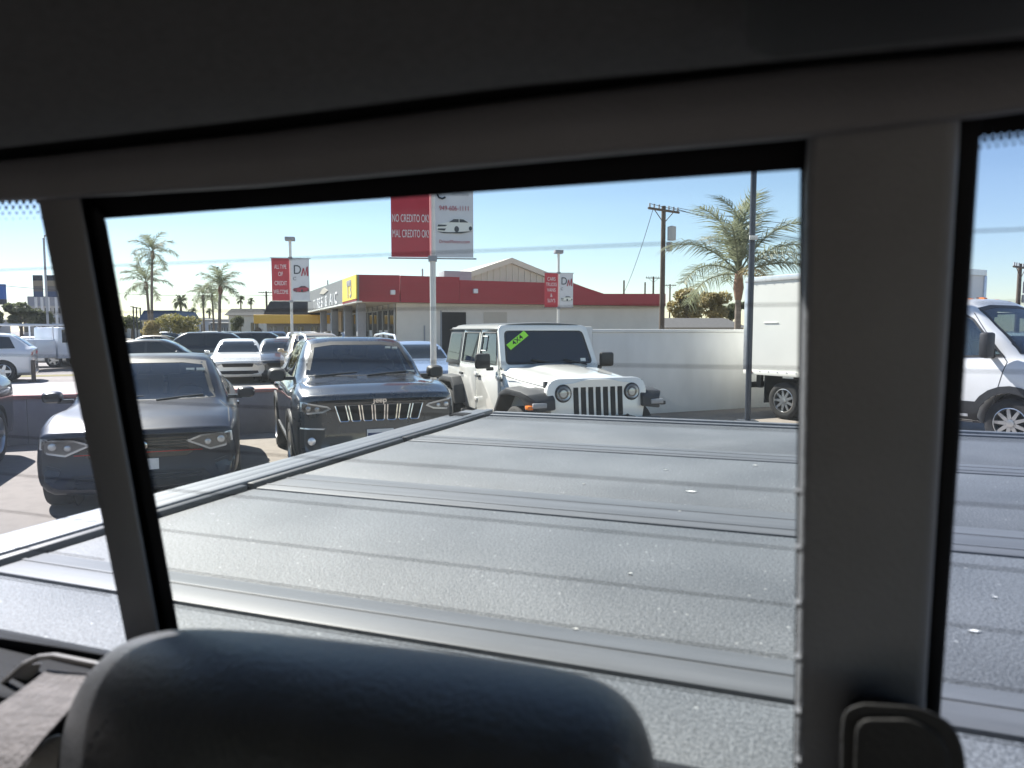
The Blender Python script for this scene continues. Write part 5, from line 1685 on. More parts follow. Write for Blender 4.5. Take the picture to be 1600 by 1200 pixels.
# ================================================================ banner poles
M_POLEW = mat("pole_white", (0.72, 0.71, 0.68), 0.5, var=0.06, vscale=6)
M_BANR = mat("banner_red", (0.50, 0.045, 0.065), 0.6, var=0.05, vscale=3)
M_BANW = mat("banner_white", (0.66, 0.68, 0.72), 0.6, var=0.04, vscale=3)
M_INKW = mat("ink_white", (0.80, 0.76, 0.78), 0.6)
M_INKR = mat("ink_red", (0.42, 0.06, 0.09), 0.6)
M_INKD = mat("ink_dark", (0.035, 0.05, 0.065), 0.6)
M_INKG = mat("ink_grey", (0.30, 0.34, 0.38), 0.6)
def cloth(x0, x1, z0, z1, m, parent, seed):
    rows = []
    for i in range(13):
        z = z0 + (z1 - z0) * i / 12
        rows.append([(x0 + (x1 - x0) * j / 8, 0.012 * math.sin(3.1 * j / 8 * math.pi + seed) * math.sin(math.pi * i / 12) - 0.004, z) for j in range(9)])
    mb = MB().grid(rows)
    mb.grid([[(x, y + 0.004, z) for x, y, z in r_[::-1]] for r_ in rows])
    return mb.build("banner", m, parent, smooth=60)
def print_car(parent, cx, cz, w, body_m, dark_m):
    """flat printed sedan: outline, glass, wheels"""
    k = w / 1.0
    def P(pts): return [(cx + x * k, cz + z * k) for x, z in pts]
    sh = [(-0.50, -0.02), (-0.47, 0.06), (-0.16, 0.12), (0.0, 0.22), (0.26, 0.22), (0.42, 0.12), (0.50, 0.08), (0.50, -0.10), (0.30, -0.13), (0.02, -0.16), (-0.35, -0.15), (-0.49, -0.11)]
    MB().front(P(sh), -0.024, -0.021).build("printed_car", body_m, parent, smooth=0)
    for pl in ([(-0.16, 0.115), (-0.02, 0.205), (0.12, 0.205), (0.12, 0.115)], [(0.14, 0.115), (0.14, 0.205), (0.25, 0.20), (0.39, 0.115)], [(-0.48, -0.01), (-0.46, 0.05), (-0.20, 0.04), (-0.26, 0.0)], [(-0.48, -0.10), (-0.46, -0.06), (-0.24, -0.06), (-0.28, -0.12)],
               [(-0.5, -0.15), (-0.3, -0.19), (0.2, -0.19), (0.5, -0.13), (0.3, -0.145), (-0.2, -0.165)]):
        MB().front(P(pl), -0.028, -0.0245).build("printed_car", dark_m, parent, smooth=0)
    for wx, wz, r_ in ((0.06, -0.075, 0.085), (0.45, -0.05, 0.06)):
        MB().front(P([(wx + r_ * 0.8 * math.cos(a), wz + r_ * math.sin(a)) for a in [R(30 * q) for q in range(12)]]), -0.029, -0.0245).build("printed_car", dark_m, parent, smooth=0)
def lt(s_, x, z, size, m, parent, xs_=1.0, bold=0.0):
    return text_mesh(s_, size, m, parent, Matrix.Translation((x, -0.022, z)) @ UPRIGHT, "lettering", 0.001, xs_, bold)
def banner_pole(loc, rz, ztop, zb0, zb1, w, label, lamp=True, r0=0.055):
    o = tag(empty("banner_pole", loc, rz), label, "banner pole", "lot poles carrying double banners")
    MB().tube([(0, 0.07, 0), (0, 0.07, ztop)], r0, 10).build("pole", M_POLEW, o)
    for z in (zb0 - 0.02, zb1 + 0.02):
        MB().tube([(-w - 0.06, 0.02, z), (w + 0.06, 0.02, z)], 0.016, 6).build("banner_arm", M_COL, o)
        MB().box(-0.08, 0.08, -0.012, 0.15, z - 0.05, z + 0.05).build("clamp", M_COL, o)
    if lamp:
        MB().box(-0.20, 0.20, -0.10, 0.25, ztop, ztop + 0.16).build("lamp_head", M_COL, o, bevel=0.02)
    a = cloth(-w, -0.05, zb0, zb1, M_BANR, o, 0.3)
    b = cloth(0.05, w, zb0, zb1, M_BANW, o, 1.7)
    return o, a, b
P = at(676, 402, 13.4)
o, a, b = banner_pole((P.x, P.y, 0), R(6), 6.2, P.z, P.z + 1.62, 0.76, "white pole with no-credit banner right behind the grey SUV", True, 0.06)
z = P.z
lt("NO CREDITO OK!", -0.40, z + 0.70, 0.20, M_INKW, a, 0.42)
lt("MAL CREDITO OK!", -0.40, z + 0.42, 0.20, M_INKW, a, 0.40)
lt("949-606-1111", 0.41, z + 0.90, 0.125, M_INKR, b, 0.80)
print_car(b, 0.41, z + 0.57, 0.66, M_STICK, M_INKD)
lt("DrivanMotors.com", 0.41, z + 0.29, 0.085, M_INKR, b, 0.88)
lt("MOTORS", 0.52, z + 1.16, 0.085, M_INKG, b, 0.9)
ring = []
for k in range(7): ring.append((0.18 + 0.085 * math.cos(R(50 + 45 * k)), -0.024, z + 1.16 + 0.085 * math.sin(R(50 + 45 * k))))
MB().tube(ring, 0.018, 6).build("gear_emblem", M_INKD, b)
def logo(b, z, w):
    lt("D", w * 0.36, z, 0.55 * w / 0.78, M_INKD, b, 0.85)
    k = w / 0.76
    for q in ([(0.42, -0.24), (0.47, -0.24), (0.545, 0.08), (0.50, 0.10)], [(0.50, 0.10), (0.545, 0.08), (0.60, -0.20), (0.57, -0.24)], [(0.57, -0.24), (0.60, -0.20), (0.70, 0.16), (0.65, 0.14)], [(0.65, 0.14), (0.70, 0.16), (0.72, -0.24), (0.66, -0.24)]):
        MB().front([(x * k, z + zz * k) for x, zz in q], -0.024, -0.0215).build("lettering", M_INKR, b, smooth=0)
P = at(455, 470, 30.0)
o, a, b = banner_pole((P.x, P.y, 0), R(12), at(455, 376, 30).z, P.z, at(455, 404, 30).z, 0.76, "banner pole with red car print, above the far rows", True, 0.06)
z = P.z
for s_, zz, k in (("ALL TYPE", 1.40, 0.75), ("OF", 1.10, 1.0), ("CREDIT", 0.72, 0.95), ("WELCOME", 0.36, 0.78)): lt(s_, -0.40, z + zz, 0.25, M_INKW, a, k * 0.62)
logo(b, z + 1.28, 0.76)
lt("C", 0.16, z + 0.92, 0.20, M_INKD, b, 1)
print_car(b, 0.41, z + 0.48, 0.64, M_INKR, M_INKD)
P = at(873, 480, 34.0)
o, a, b = banner_pole((P.x, P.y, 0), R(12), at(873, 396, 34).z, P.z, at(873, 427, 34).z, 0.70, "banner pole listing vehicle kinds in front of the red fascia", True, 0.06)
z = P.z
for s_, zz, k in (("CARS", 1.32, 1.0), ("TRUCKS", 1.06, 0.85), ("VANS", 0.80, 1.0), ("&", 0.55, 1.0), ("SUV'S", 0.30, 0.95)): lt(s_, -0.37, z + zz, 0.24, M_INKW, a, k * 0.7)
logo(b, z + 1.22, 0.70)
lt("C", 0.15, z + 0.86, 0.18, M_INKD, b, 1)
print_car(b, 0.375, z + 0.40, 0.58, M_STICK, M_INKD)

# -- tall steel pole in front of the truck
pb_ = on_ground(1168, 659)
tp = tag(empty("steel_pole", pb_), "tall dark steel light pole in front of the box truck", "light pole")
M_STEEL = mat("dark_steel", (0.045, 0.055, 0.075), 0.45, 0.2, var=0.12, vscale=5)
MB().tube([(0, 0, 0.02), (0, 0, 7.5)], 0.056, 12).build("pole", M_STEEL, tp)
MB().box(-0.16, 0.16, -0.16, 0.16, 0, 0.03).build("base_plate", M_STEEL, tp)
MB().box(-0.075, 0.075, -0.09, -0.065, at(1172, 372, pb_.y).z - 0.04, at(1172, 372, pb_.y).z + 0.04).build("strap", M_POLEW, tp)
MB().box(-0.6, 0.6, -0.15, 0.15, 7.5, 7.62).build("lamp_head", M_STEEL, tp, bevel=0.02)
# ================================================================ poles, wires, trees
M_WOOD = mat("weathered_wood", (0.11, 0.085, 0.065), 0.9, var=0.3, vscale=4, stretch=(6, 6, 0.5))
M_XFMR = mat("transformer_grey", (0.42, 0.43, 0.43), 0.5)
def utility_pole(px, ytop, ybase, D, label, arms=True, can=True, arm_dir=(0.8, 0.6), r=0.16):
    P = at(px, ytop, D)
    o = tag(empty("utility_pole", (P.x, P.y, 0)), label, "utility pole", "wooden utility poles")
    MB().tube([(0, 0, 0), (0, 0, P.z)], r, 10, r * 0.75).build("pole", M_WOOD, o)
    if arms:
        d = Vector((*arm_dir, 0)).normalized()
        a = MB()
        for dz in (-0.25,):
            A, B = Vector((0, -0.1, P.z + dz)) - d * 1.25, Vector((0, -0.1, P.z + dz)) + d * 1.25
            a.tube([A, B], 0.07, 6)
        ar = a.build("cross_arm", M_WOOD, o)
        for k in (-1.15, -0.8, -0.4, 0.4, 0.8, 1.15):
            q = Vector((0, -0.1, P.z - 0.2)) + d * k
            MB().tube([q, q + Vector((0, 0, 0.22))], 0.05, 6).build("insulator", M_XFMR, ar)
        for k in (-0.8, 0.8):
            MB().tube([Vector((0, -0.1, P.z - 0.95)), Vector((0, -0.1, P.z - 0.27)) + d * k], 0.025, 5).build("brace", M_WOOD, ar)
    if can:
        MB().lathe([(0, 0.02), (0.02, 0.24), (0.75, 0.24), (0.80, 0.10)], 14, 'z', (0.45, -0.1, P.z - 1.9)).build("transformer", M_XFMR, o)
        MB().lathe([(0, 0.02), (0.02, 0.16), (0.5, 0.16), (0.53, 0.05)], 12, 'z', (0.32, -0.1, P.z - 2.5)).build("transformer", M_XFMR, o)
    return o, P
UP, UPP = utility_pole(1037, 322, 512, 40.0, "tall wooden utility pole with transformers at the building's end")
utility_pole(1594, 412, 512, 46.0, "utility pole peeking over the box truck's roof")
utility_pole(416, 455, 505, 120.0, "small far utility pole left of the yellow-roofed building", True, False, (1, 0.1), 0.2)
for x, y, D, lb in ((975, 438, 120, "first thin pole above the red roof's low end"), (1008, 441, 130, "second thin pole above the red roof's low end"), (1021, 432, 110, "third thin pole, with a crossbar, above the red roof"), (1047, 444, 140, "thin far pole with crossbar just beyond the red building")):
    utility_pole(x, y, 500, D, lb, D < 115 or D > 135, False, (1, 0.2), 0.18)
M_WIRE = mat("wire_black", (0.03, 0.03, 0.035), 0.7)
def wire(A, B, sag, r=0.014):
    pts = []
    for k in range(17):
        t = k / 16
        p = A + (B - A) * t
        pts.append(p - Vector((0, 0, sag * 4 * t * (1 - t))))
    return MB().tube(pts, r, 4).build("power_line", M_WIRE, None)
d_ = Vector((0.8, 0.6, 0)).normalized()
top_ = Vector((UPP.x, UPP.y - 0.1, UPP.z))
for i, (k, e) in enumerate(((-1.15, (1400, 372, 42)), (0.4, (1400, 392, 44)), (1.15, (1400, 352, 46)))):
    w_ = wire(top_ + d_ * k, at(*e), 0.4)
    tag(w_, ["upper", "middle", "lower"][i] + " power line running right from the tall utility pole", "cable", "power lines off the tall pole")
tag(wire(top_ - d_ * 0.9 - Vector((0, 0, 0.3)), at(968, 470, 60), 0.5, 0.016), "guy wire slanting down to the red roof", "cable")
tag(wire(at(-60, 440, 60), at(560, 455, 70), 0.8, 0.02), "far cable crossing the sky behind the palms", "cable")

# -- palms
M_FROND = leaf_mat("frond_green", (0.15, 0.175, 0.105), (0.25, 0.27, 0.18), 1.5)
M_FRDRY = leaf_mat("frond_dry", (0.34, 0.26, 0.10), (0.24, 0.20, 0.08), 2)
M_PTRUNK = mat("palm_trunk", (0.20, 0.165, 0.14), 0.9, var=0.25, vscale=3, stretch=(1, 1, 5), bump=0.5, bscale=12)
M_BOOT = mat("palm_boots", (0.22, 0.13, 0.09), 0.9, var=0.3, vscale=6)
def frond_mesh(name, L, rise, droop, nl, leaf, seed, wid=0.03, plume=0.9):
    rnd = random.Random(seed)
    mb = MB()
    pts = []
    n = 14
    ang = rise
    p = Vector((0, 0, 0))
    for k in range(n + 1):
        pts.append(p.copy())
        p = p + Vector((math.cos(ang), 0, math.sin(ang))) * L / n
        ang -= droop / n * (0.4 + 1.2 * k / n)
    mb.tube(pts, L * 0.012, 5, L * 0.003)
    for k in range(nl):
        t = 0.14 + 0.86 * (k + 0.5) / nl
        f = t * n
        i = min(int(f), n - 1)
        q = pts[i] + (pts[i + 1] - pts[i]) * (f - i)
        d = (pts[i + 1] - pts[i]).normalized()
        up = Vector((-d.z, 0, d.x))
        ll = leaf * (0.35 + 1.0 * math.sin(math.pi * min(1, t * 0.80 + 0.10)) ** 0.8) * rnd.uniform(0.8, 1.15)
        for s_ in (-1, 1):
            el = rnd.uniform(-0.45, 0.65) * plume
            v_ = (Vector((0, s_, 0)) * math.cos(el) + up * math.sin(el)) * 0.80 + d * rnd.uniform(0.45, 0.75)
            v_.normalize()
            m_ = q + v_ * ll * 0.55
            e = q + v_ * ll + Vector((0, 0, -ll * rnd.uniform(0.25, 0.55)))
            sd_ = d * wid * 0.5
            mb.add([q - sd_, q + sd_, m_ + sd_ * 0.9, m_ - sd_ * 0.9, e], [(0, 1, 2, 3), (3, 2, 4)])
    return mb.mesh(name, smooth=0, recalc=False)
def palm(px, yc, D, rad, label, nf=20, tr=0.16, lean=0.0, big=True, seed=1, up=0.5, name="palm_tree", trunk_top=0.0, group="feather palms"):
    rnd = random.Random(seed)
    C = at(px, yc, D)
    o = tag(empty(name, (C.x - lean, C.y, 0)), label, "palm tree", group)
    zt = C.z - rad * 0.22
    pts = [(lean * (k / 10) ** 2, 0, zt * k / 10) for k in range(11)]
    MB().tube(pts, lambda t: tr * (1.15 - 0.35 * t + 0.03 * math.sin(60 * t)), 12).build("trunk", M_PTRUNK, o)
    top = Vector((lean, 0, zt))
    MB().tube([top - Vector((0, 0, rad * 0.34)), top - Vector((0, 0, rad * 0.18)), top + Vector((0, 0, rad * 0.04))], lambda t: tr * (0.95 + 0.55 * math.sin(math.pi * t)), 10).build("crown_shaft", M_BOOT, o)
    L = rad * 1.12
    if big:
        vars_ = [frond_mesh("frond", L, R(14), R(78), 64, L * 0.19, seed * 10 + j, L * 0.013) for j in range(4)]
        for m_ in vars_: m_.materials.append(M_FROND)
    else:
        vars_ = None
        allm = MB()
    for k in range(nf):
        az = 2.399963 * k + rnd.uniform(-0.25, 0.25)
        tilt = up + 1.0 - 1.95 * (k + 0.5) / nf + rnd.uniform(-0.12, 0.12)
        Mx = Matrix.Translation(top) @ Matrix.Rotation(az, 4, 'Z') @ Matrix.Rotation(-tilt, 4, 'Y')
        if big:
            f = link_mesh("frond", vars_[k % 4], o)
            f.matrix_local = Mx
            if k >= nf - 2:
                f.material_slots[0].link = 'OBJECT'
                f.material_slots[0].material = M_FRDRY
        else:
            me = frond_mesh("tmp", L, R(10), R(80), 30, L * 0.24, seed * 31 + k, L * 0.026)
            me.transform(Mx)
            allm.add([v_.co[:] for v_ in me.vertices], [tuple(p.vertices) for p in me.polygons])
            bpy.data.meshes.remove(me)
    if not big:
        allm.build("crown", M_FROND, o, smooth=0, recalc=False)
    return o
palm(1155, 402, 26.0, 2.75, "large feathery palm behind the white wall, beside the truck", 17, 0.125, 0.0, True, 5, 0.6)
palm(238, 386, 62.0, 1.9, "tallest of the far palms, with a bare slender trunk", 13, 0.12, 0.3, False, 11, 0.35)
palm(228, 434, 64.0, 2.1, "shorter palm crossing the tallest palm's trunk", 13, 0.13, -0.2, False, 12, 0.4)
palm(344, 440, 60.0, 1.9, "fullest of the far palms left of the banner pole", 15, 0.14, 0.2, False, 13, 0.5)
palm(317, 457, 66.0, 1.4, "low palm at the left of the far cluster", 11, 0.10, 0.0, False, 14, 0.3)
palm(331, 456, 68.0, 1.6, "palm half hidden in the middle of the far cluster", 11, 0.10, -0.1, False, 15, 0.3)
def fan_palm(px, yc, D, r_, label):
    C = at(px, yc, D)
    rnd = random.Random(int(px))
    o = tag(empty("fan_palm", (C.x, C.y, 0)), label, "palm tree", "tiny fan palms on the horizon")
    MB().tube([(0, 0, 0), (0, 0, C.z)], 0.22, 8, 0.16).build("trunk", M_PTRUNK, o)
    cr_ = MB()
    for k in range(90):
        v_ = Vector((rnd.gauss(0, 1), rnd.gauss(0, 1), rnd.gauss(0.35, 0.8))).normalized()
        q = Vector((0, 0, C.z))
        s_ = v_.cross(Vector((0.3, 0.2, 1))).normalized() * r_ * 0.10
        cr_.add([q, q + v_ * r_ * 0.6 + s_, q + v_ * r_ * rnd.uniform(0.9, 1.1) - Vector((0, 0, r_ * 0.25)), q + v_ * r_ * 0.6 - s_], [(0, 1, 2, 3)])
    cr_.build("crown", M_FROND, o, smooth=0, recalc=False)
fan_palm(376, 468, 150, 1.3, "fan palm over the arched house, the one nearer the cluster")
fan_palm(392, 470, 160, 1.2, "fan palm over the arched house, the one nearer the pole")
fan_palm(282, 470, 110, 1.6, "stout fan palm right of the blue-roofed building")
fan_palm(301, 486, 130, 1.1, "short fan palm beside the blue-roofed building")
fan_palm(327, 486, 140, 0.9, "small fan palm seen between the cluster's trunks")

# -- leafy trees and shrubs
def leaf_tree(px, ytop, ybot, wpx, D, label, m, seed, n=2600, leaf=0.16, name="leafy_tree", cat="tree", group=None, trunk=True):
    rnd = random.Random(seed)
    T, B_ = at(px, ytop, D), at(px, ybot, D)
    hw = wpx / FPX * D / 2
    o = tag(empty(name, (T.x, T.y, 0)), label, cat, group)
    hz = (T.z - B_.z) / 2
    cz = (T.z + B_.z) / 2
    lobes = []
    for k in range(11):
        a = rnd.uniform(0, 6.28)
        rr = rnd.uniform(0.1, 0.72)
        lobes.append((Vector((hw * rr * math.cos(a), hw * rr * math.sin(a) * 0.8, cz + hz * rnd.uniform(-0.5, 0.6))), rnd.uniform(0.28, 0.46)))
    cr_ = MB()
    for k in range(n):
        c_, s_ = lobes[k % len(lobes)]
        v_ = Vector((rnd.gauss(0, 1), rnd.gauss(0, 1), rnd.gauss(0, 1))).normalized() * rnd.uniform(0.35, 1.0) ** 0.6
        p = c_ + Vector((v_.x * hw * s_, v_.y * hw * s_, v_.z * hz * s_ * 1.1))
        u = Vector((rnd.gauss(0, 1), rnd.gauss(0, 1), rnd.gauss(0, 1))).normalized()
        w_ = u.orthogonal().normalized() * leaf * rnd.uniform(0.3, 0.6)
        u = u * leaf * rnd.uniform(0.6, 1.2)
        cr_.add([p - u, p + w_, p + u, p - w_], [(0, 1, 2, 3)])
    cr_.build("crown", m, o, smooth=0, recalc=False)
    if trunk:
        tk = MB().tube([(0, 0, 0), (hw * 0.05, 0, cz * 0.6), (0, 0, cz)], hw * 0.07 + 0.05, 8, hw * 0.04 + 0.03)
        for k in range(6):
            c_, s_ = lobes[k]
            tk.tube([(0, 0, cz * 0.62), ((c_.x) * 0.5, c_.y * 0.5, (cz * 0.7 + c_.z) / 2), tuple(c_)], hw * 0.035 + 0.02, 6, 0.02)
        tk.build("trunk", M_WOOD, o)
    return o
M_LF1 = leaf_mat("leaf_olive", (0.22, 0.18, 0.07), (0.36, 0.29, 0.12), 0.9)
M_LF2 = leaf_mat("leaf_green", (0.075, 0.09, 0.04), (0.14, 0.15, 0.07), 0.9)
M_LF3 = leaf_mat("leaf_yellow_green", (0.25, 0.22, 0.07), (0.15, 0.15, 0.05), 1.2)
leaf_tree(1072, 450, 503, 74, 75, "golden eucalyptus just right of the red building", M_LF1, 21, 3200, 0.22)
leaf_tree(1112, 454, 503, 66, 80, "golden eucalyptus between the building and the big palm", M_LF1, 22, 2800, 0.22)
leaf_tree(1142, 468, 504, 56, 90, "darker tree low behind the big palm's trunk", M_LF2, 23, 2200, 0.22)
leaf_tree(282, 489, 524, 74, 46, "broad yellow-green shrub in front of the blue-roofed building", M_LF3, 24, 3000, 0.10, "shrub", "shrub", None, False)
leaf_tree(238, 497, 528, 42, 50, "brownish shrub at the divider's edge left of the broad shrub", M_LF1, 25, 1500, 0.10, "shrub", "shrub", None, False)
leaf_tree(369, 492, 520, 26, 55, "rounded dark green bush before the arched house", M_LF2, 26, 1800, 0.09, "shrub", "shrub", None, False)
leaf_tree(30, 472, 512, 56, 60, "bushy tree in front of the stepped grey building", M_LF2, 27, 3000, 0.16)
leaf_tree(-20, 468, 515, 60, 64, "bushy tree at the picture's very left edge under the blue sign", M_LF2, 28, 2400, 0.16)
leaf_tree(66, 478, 512, 44, 66, "smaller tree left of the street lamp's foot", M_LF2, 29, 2200, 0.15)
for i, (px, D) in enumerate(((170, 140), (205, 150), (430, 150), (118, 150))):
    leaf_tree(px, 490, 516, 50, D, ["far round tree hidden behind the window divider", "far round tree at the divider's right edge", "far round tree behind the yellow-roofed building", "far round tree near the stepped building"][i], M_LF2, 40 + i, 900, 0.4, group="trees on the horizon")

# ================================================================ far buildings and signs
def simple_house(name, px0, px1, ytop, yroof, D, wall_m, roof_m, label, windows=3, depth=8, cat="building", band=None, hip=0.6):
    a, b = at(px0, yroof, D), at(px1, yroof, D)
    zt = at(px0, ytop, D).z
    o = tag(empty(name, ((a.x + b.x) / 2, D, 0), R(8)), label, cat)
    hw = (b.x - a.x) / 2
    MB().box(-hw, hw, 0, depth, 0, a.z).build("wall", wall_m, o)
    e = 0.35
    MB().prism([(-hw - e, -e, a.z + 0.01), (hw + e, -e, a.z + 0.01), (hw + e, depth + e, a.z + 0.01), (-hw - e, depth + e, a.z + 0.01)],
               [(-hw * 0.9, hip, zt), (hw * 0.9, hip, zt), (hw * 0.9, depth - hip, zt), (-hw * 0.9, depth - hip, zt)]).build("roof", roof_m, o, smooth=0)
    for k in range(windows):
        x = -hw + 2 * hw * (k + 0.5) / windows
        w_ = MB().box(x - hw * 0.45 / windows, x + hw * 0.45 / windows, -0.03, 0.05, a.z * 0.30, a.z * 0.78).build("window", M_STORE, o)
        MB().box(x - 0.04, x + 0.04, -0.06, -0.031, a.z * 0.30, a.z * 0.78).build("mullion", M_MULL, w_)
    if band:
        MB().box(-hw - 0.8, hw + 0.8, -1.0, -0.37, a.z - 0.35, a.z + 0.35).build("canopy_band", band, o, bevel=0.03)
    return o
M_DKROOF = mat("dark_roof", (0.045, 0.05, 0.06), 0.8, var=0.2, vscale=2)
M_BLUER = mat("blue_roof", (0.06, 0.09, 0.16), 0.6, var=0.1)
M_HAZEW = mat("pale_wall", (0.42, 0.40, 0.37), 0.85)
M_YELB = mat("yellow_band", (0.80, 0.48, 0.08), 0.5)
simple_house("flat_shop", 224, 276, 485, 500, 85, M_HAZEW, M_BLUER, "low shop with a deep blue roof behind the two tall palms", 5, hip=0.1)
h_ = simple_house("arched_house", 358, 410, 482, 493, 70, M_CREAM, M_DKROOF, "pale house with dark roof and round arch by the green bush", 2)
MB().front([(1.15 + 0.42 * math.cos(a), 1.3 + 0.75 * math.sin(a)) for a in [R(18 * k) for k in range(20)]], -0.12, -0.04).build("arch", M_WOOD, h_, smooth=0)
y_ = simple_house("yellow_banded_shop", 418, 500, 471, 499, 58, M_COL, M_DKROOF, "dark-roofed shop with a long yellow canopy band", 4, 10, band=M_YELB, hip=0.4)
simple_house("low_shed", 1042, 1165, 496, 512, 60, M_HAZEW, mat("shingle_grey", (0.09, 0.088, 0.09), 0.9, var=0.2, vscale=6), "low grey-shingled roof beyond the white wall", 4, hip=3.0)
for i, (x0, x1, yt, D, c_) in enumerate(((-80, -20, 500, 150, (0.4, 0.4, 0.4)), (140, 200, 498, 160, (0.45, 0.44, 0.42)), (205, 222, 503, 170, (0.5, 0.5, 0.5)), (312, 356, 500, 120, (0.38, 0.42, 0.5)), (290, 318, 498, 150, (0.3, 0.33, 0.36)), (330, 360, 505, 90, (0.2, 0.22, 0.25)))):
    simple_house("far_shop", x0, x1, yt - 2, yt, D, mat("far_wall_%d" % i, c_, 0.85), M_DKROOF, ["far flat building beyond the picture's left edge", "far flat building hidden by the window divider", "narrow far building beside the tall palms", "bluish far building behind the palm cluster", "grey far building right of the blue roof", "dark far building left of the arched house"][i], 4)
# stepped grey building with the two-panel sign above
a, b = at(40, 463, 95), at(112, 463, 95)
o = tag(empty("stepped_building", ((a.x + b.x) / 2, 95, 0)), "stepped grey building with horizontal bands behind the street lamp", "building")
hw = (b.x - a.x) / 2
for k in range(5):
    z1 = a.z - k * a.z / 5
    MB().box(-hw + 0.25 * (4 - k) * 0.2, hw, -0.25 * k, 6, z1 - a.z / 5 + 0.004, z1).build("storey", [M_COL, M_HAZEW][k % 2], o)
    if k:
        for q in range(5):
            x = -hw + 2 * hw * (q + 0.5) / 5
            MB().box(x - hw * 0.13, x + hw * 0.13, -0.25 * k - 0.05, -0.25 * k + 0.02, z1 - a.z / 5 * 0.8, z1 - a.z / 5 * 0.25).build("window", M_STORE, o)
for x0, x1, lb in ((52, 67, "left panel of the tall two-panel sign above the stepped building"), (71, 90, "right panel of the tall two-panel sign above the stepped building")):
    A, B_ = at(x0, 430, 93), at(x1, 464, 93)
    s_ = tag(empty("roadside_sign", ((A.x + B_.x) / 2, 93, 0)), lb, "sign", "tall roadside sign panels")
    hw = (B_.x - A.x) / 2
    for k, m in enumerate((M_DKROOF, mat("sign_tan", (0.30, 0.25, 0.17), 0.7), mat("sign_brown", (0.16, 0.14, 0.12), 0.7), M_BLUER)):
        z1 = A.z + (B_.z - A.z) * k / 4
        z0 = A.z + (B_.z - A.z) * (k + 1) / 4
        MB().box(-hw, hw, -0.15, 0.15, z0 + 0.005, z1).build("sign_band", m, s_)
    for q in (-0.7, 0.7): MB().box(hw * q - 0.12, hw * q + 0.12, -0.1, 0.1, 0, B_.z).build("post", M_POLEW, s_)
A, B_ = at(-25, 444, 80), at(9, 476, 80)
s_ = tag(empty("blue_sign", ((A.x + B_.x) / 2, 80, 0)), "blue roadside sign at the picture's left edge", "sign")
MB().box(-(B_.x - A.x) / 2, (B_.x - A.x) / 2, -0.2, 0.2, B_.z + 0.6, A.z).build("sign_face", mat("sign_blue", (0.03, 0.13, 0.42), 0.5), s_)
MB().box(-(B_.x - A.x) / 2, (B_.x - A.x) / 2, -0.22, 0.22, B_.z, B_.z + 0.59).build("sign_foot", M_DKROOF, s_)
MB().box(-0.15, 0.15, -0.1, 0.1, 0, B_.z).build("post", M_COL, s_)
# street lamp seen through the left pane
P = at(68, 368, 48)
s_ = tag(empty("street_lamp", (P.x, P.y, 0)), "slim street lamp with a short bent arm by the two-panel sign", "street lamp")
MB().tube([(0, 0, 0), (0, 0, P.z - 0.15), (0.06, 0, P.z - 0.03), (0.2, 0, P.z + 0.02), (1.3, 0, P.z + 0.08)], 0.075, 8, 0.05).build("pole", M_XFMR, s_)
MB().box(1.25, 1.75, -0.12, 0.12, P.z + 0.03, P.z + 0.13).build("lamp_head", M_XFMR, s_, bevel=0.02)
for i, x in enumerate((208, 213, 219)):
    P = at(x, 480 + i, 100)
    s_ = tag(empty("lamp_post", (P.x, P.y, 0)), ["first", "second", "third"][i] + " of three thin far lamp posts beside the divider", "street lamp", "thin far lamp posts")
    MB().tube([(0, 0, 0), (0, 0, P.z)], 0.09, 6).build("pole", M_DKROOF, s_)
    MB().box(-0.4, 0.1, -0.1, 0.1, P.z, P.z + 0.12).build("lamp_head", M_DKROOF, s_)
P = on_ground(53, 597)
s_ = tag(empty("short_post", P), "short square post on the pale pavement near the white vans", "post")
MB().box(-0.05, 0.05, -0.05, 0.05, 0, 0.75).build("post", M_WOOD, s_, bevel=0.01)
MB().box(-0.12, 0.12, -0.12, 0.12, 0, 0.05).build("base_plate", M_WOOD, s_)

# ================================================================ vehicles
RZ = G
make_sedan(NJ, RZ)
make_grey_suv(NC, RZ)
make_offroader(NW, RZ)
make_box_truck((8.59, 10.235, 0), R(29))
p_sedan = make_far_proto("proto_sedan", 4.75, 1.84, 0.76, 0.99, 0.95, 1.46, 1.38, 2.25, 3.3, 4.05, 1.06, 0.575)
p_suv = make_far_proto("proto_suv", 4.65, 1.88, 0.95, 1.13, 1.09, 1.68, 1.25, 2.05, 3.75, 4.42, 1.16, 0.61, 0.36)
def far(proto, px, D, rz, col, name, label, cat, group="cars in the farther rows", metal=0.3, back=2.3):
    P = at(px, 516, D)
    c_ = Vector((P.x, D, 0)) - Vector((-math.sin(rz), math.cos(rz), 0)) * back
    return place_far(proto, None, (c_.x, c_.y, 0), rz, col, name, label, cat, group, metal)
DK, WHT, SIL, TAN, BLU, GRY = (0.02, 0.023, 0.03), (0.78, 0.78, 0.76), (0.45, 0.46, 0.48), (0.42, 0.34, 0.24), (0.05, 0.08, 0.15), (0.12, 0.125, 0.13)
place_far(p_suv, None, Vector((-3.62, 6.92, 0)) - E1 * 3.0 - E2 * 0.15, RZ, DK, "parked_suv", "black SUV only just showing left of the blue sedan", "SUV", None)
far(p_sedan, 372, 25.0, R(20), WHT, "white_sedan", "white sedan facing the window above the blue sedan's mirror", "sedan", None, 0.1)
far(p_suv, 305, 31.0, R(-72), DK, "dark_suv", "black SUV seen side-on behind the blue sedan's roof", "SUV", None)
far(p_sedan, 252, 24.0, R(108), DK, "dark_sedan", "black sedan side-on, roof just above the blue sedan at the divider", "sedan", None)
far(p_suv, 490, 22.0, R(20), TAN, "tan_suv", "tan SUV showing left of the grey SUV's windshield", "SUV", None)
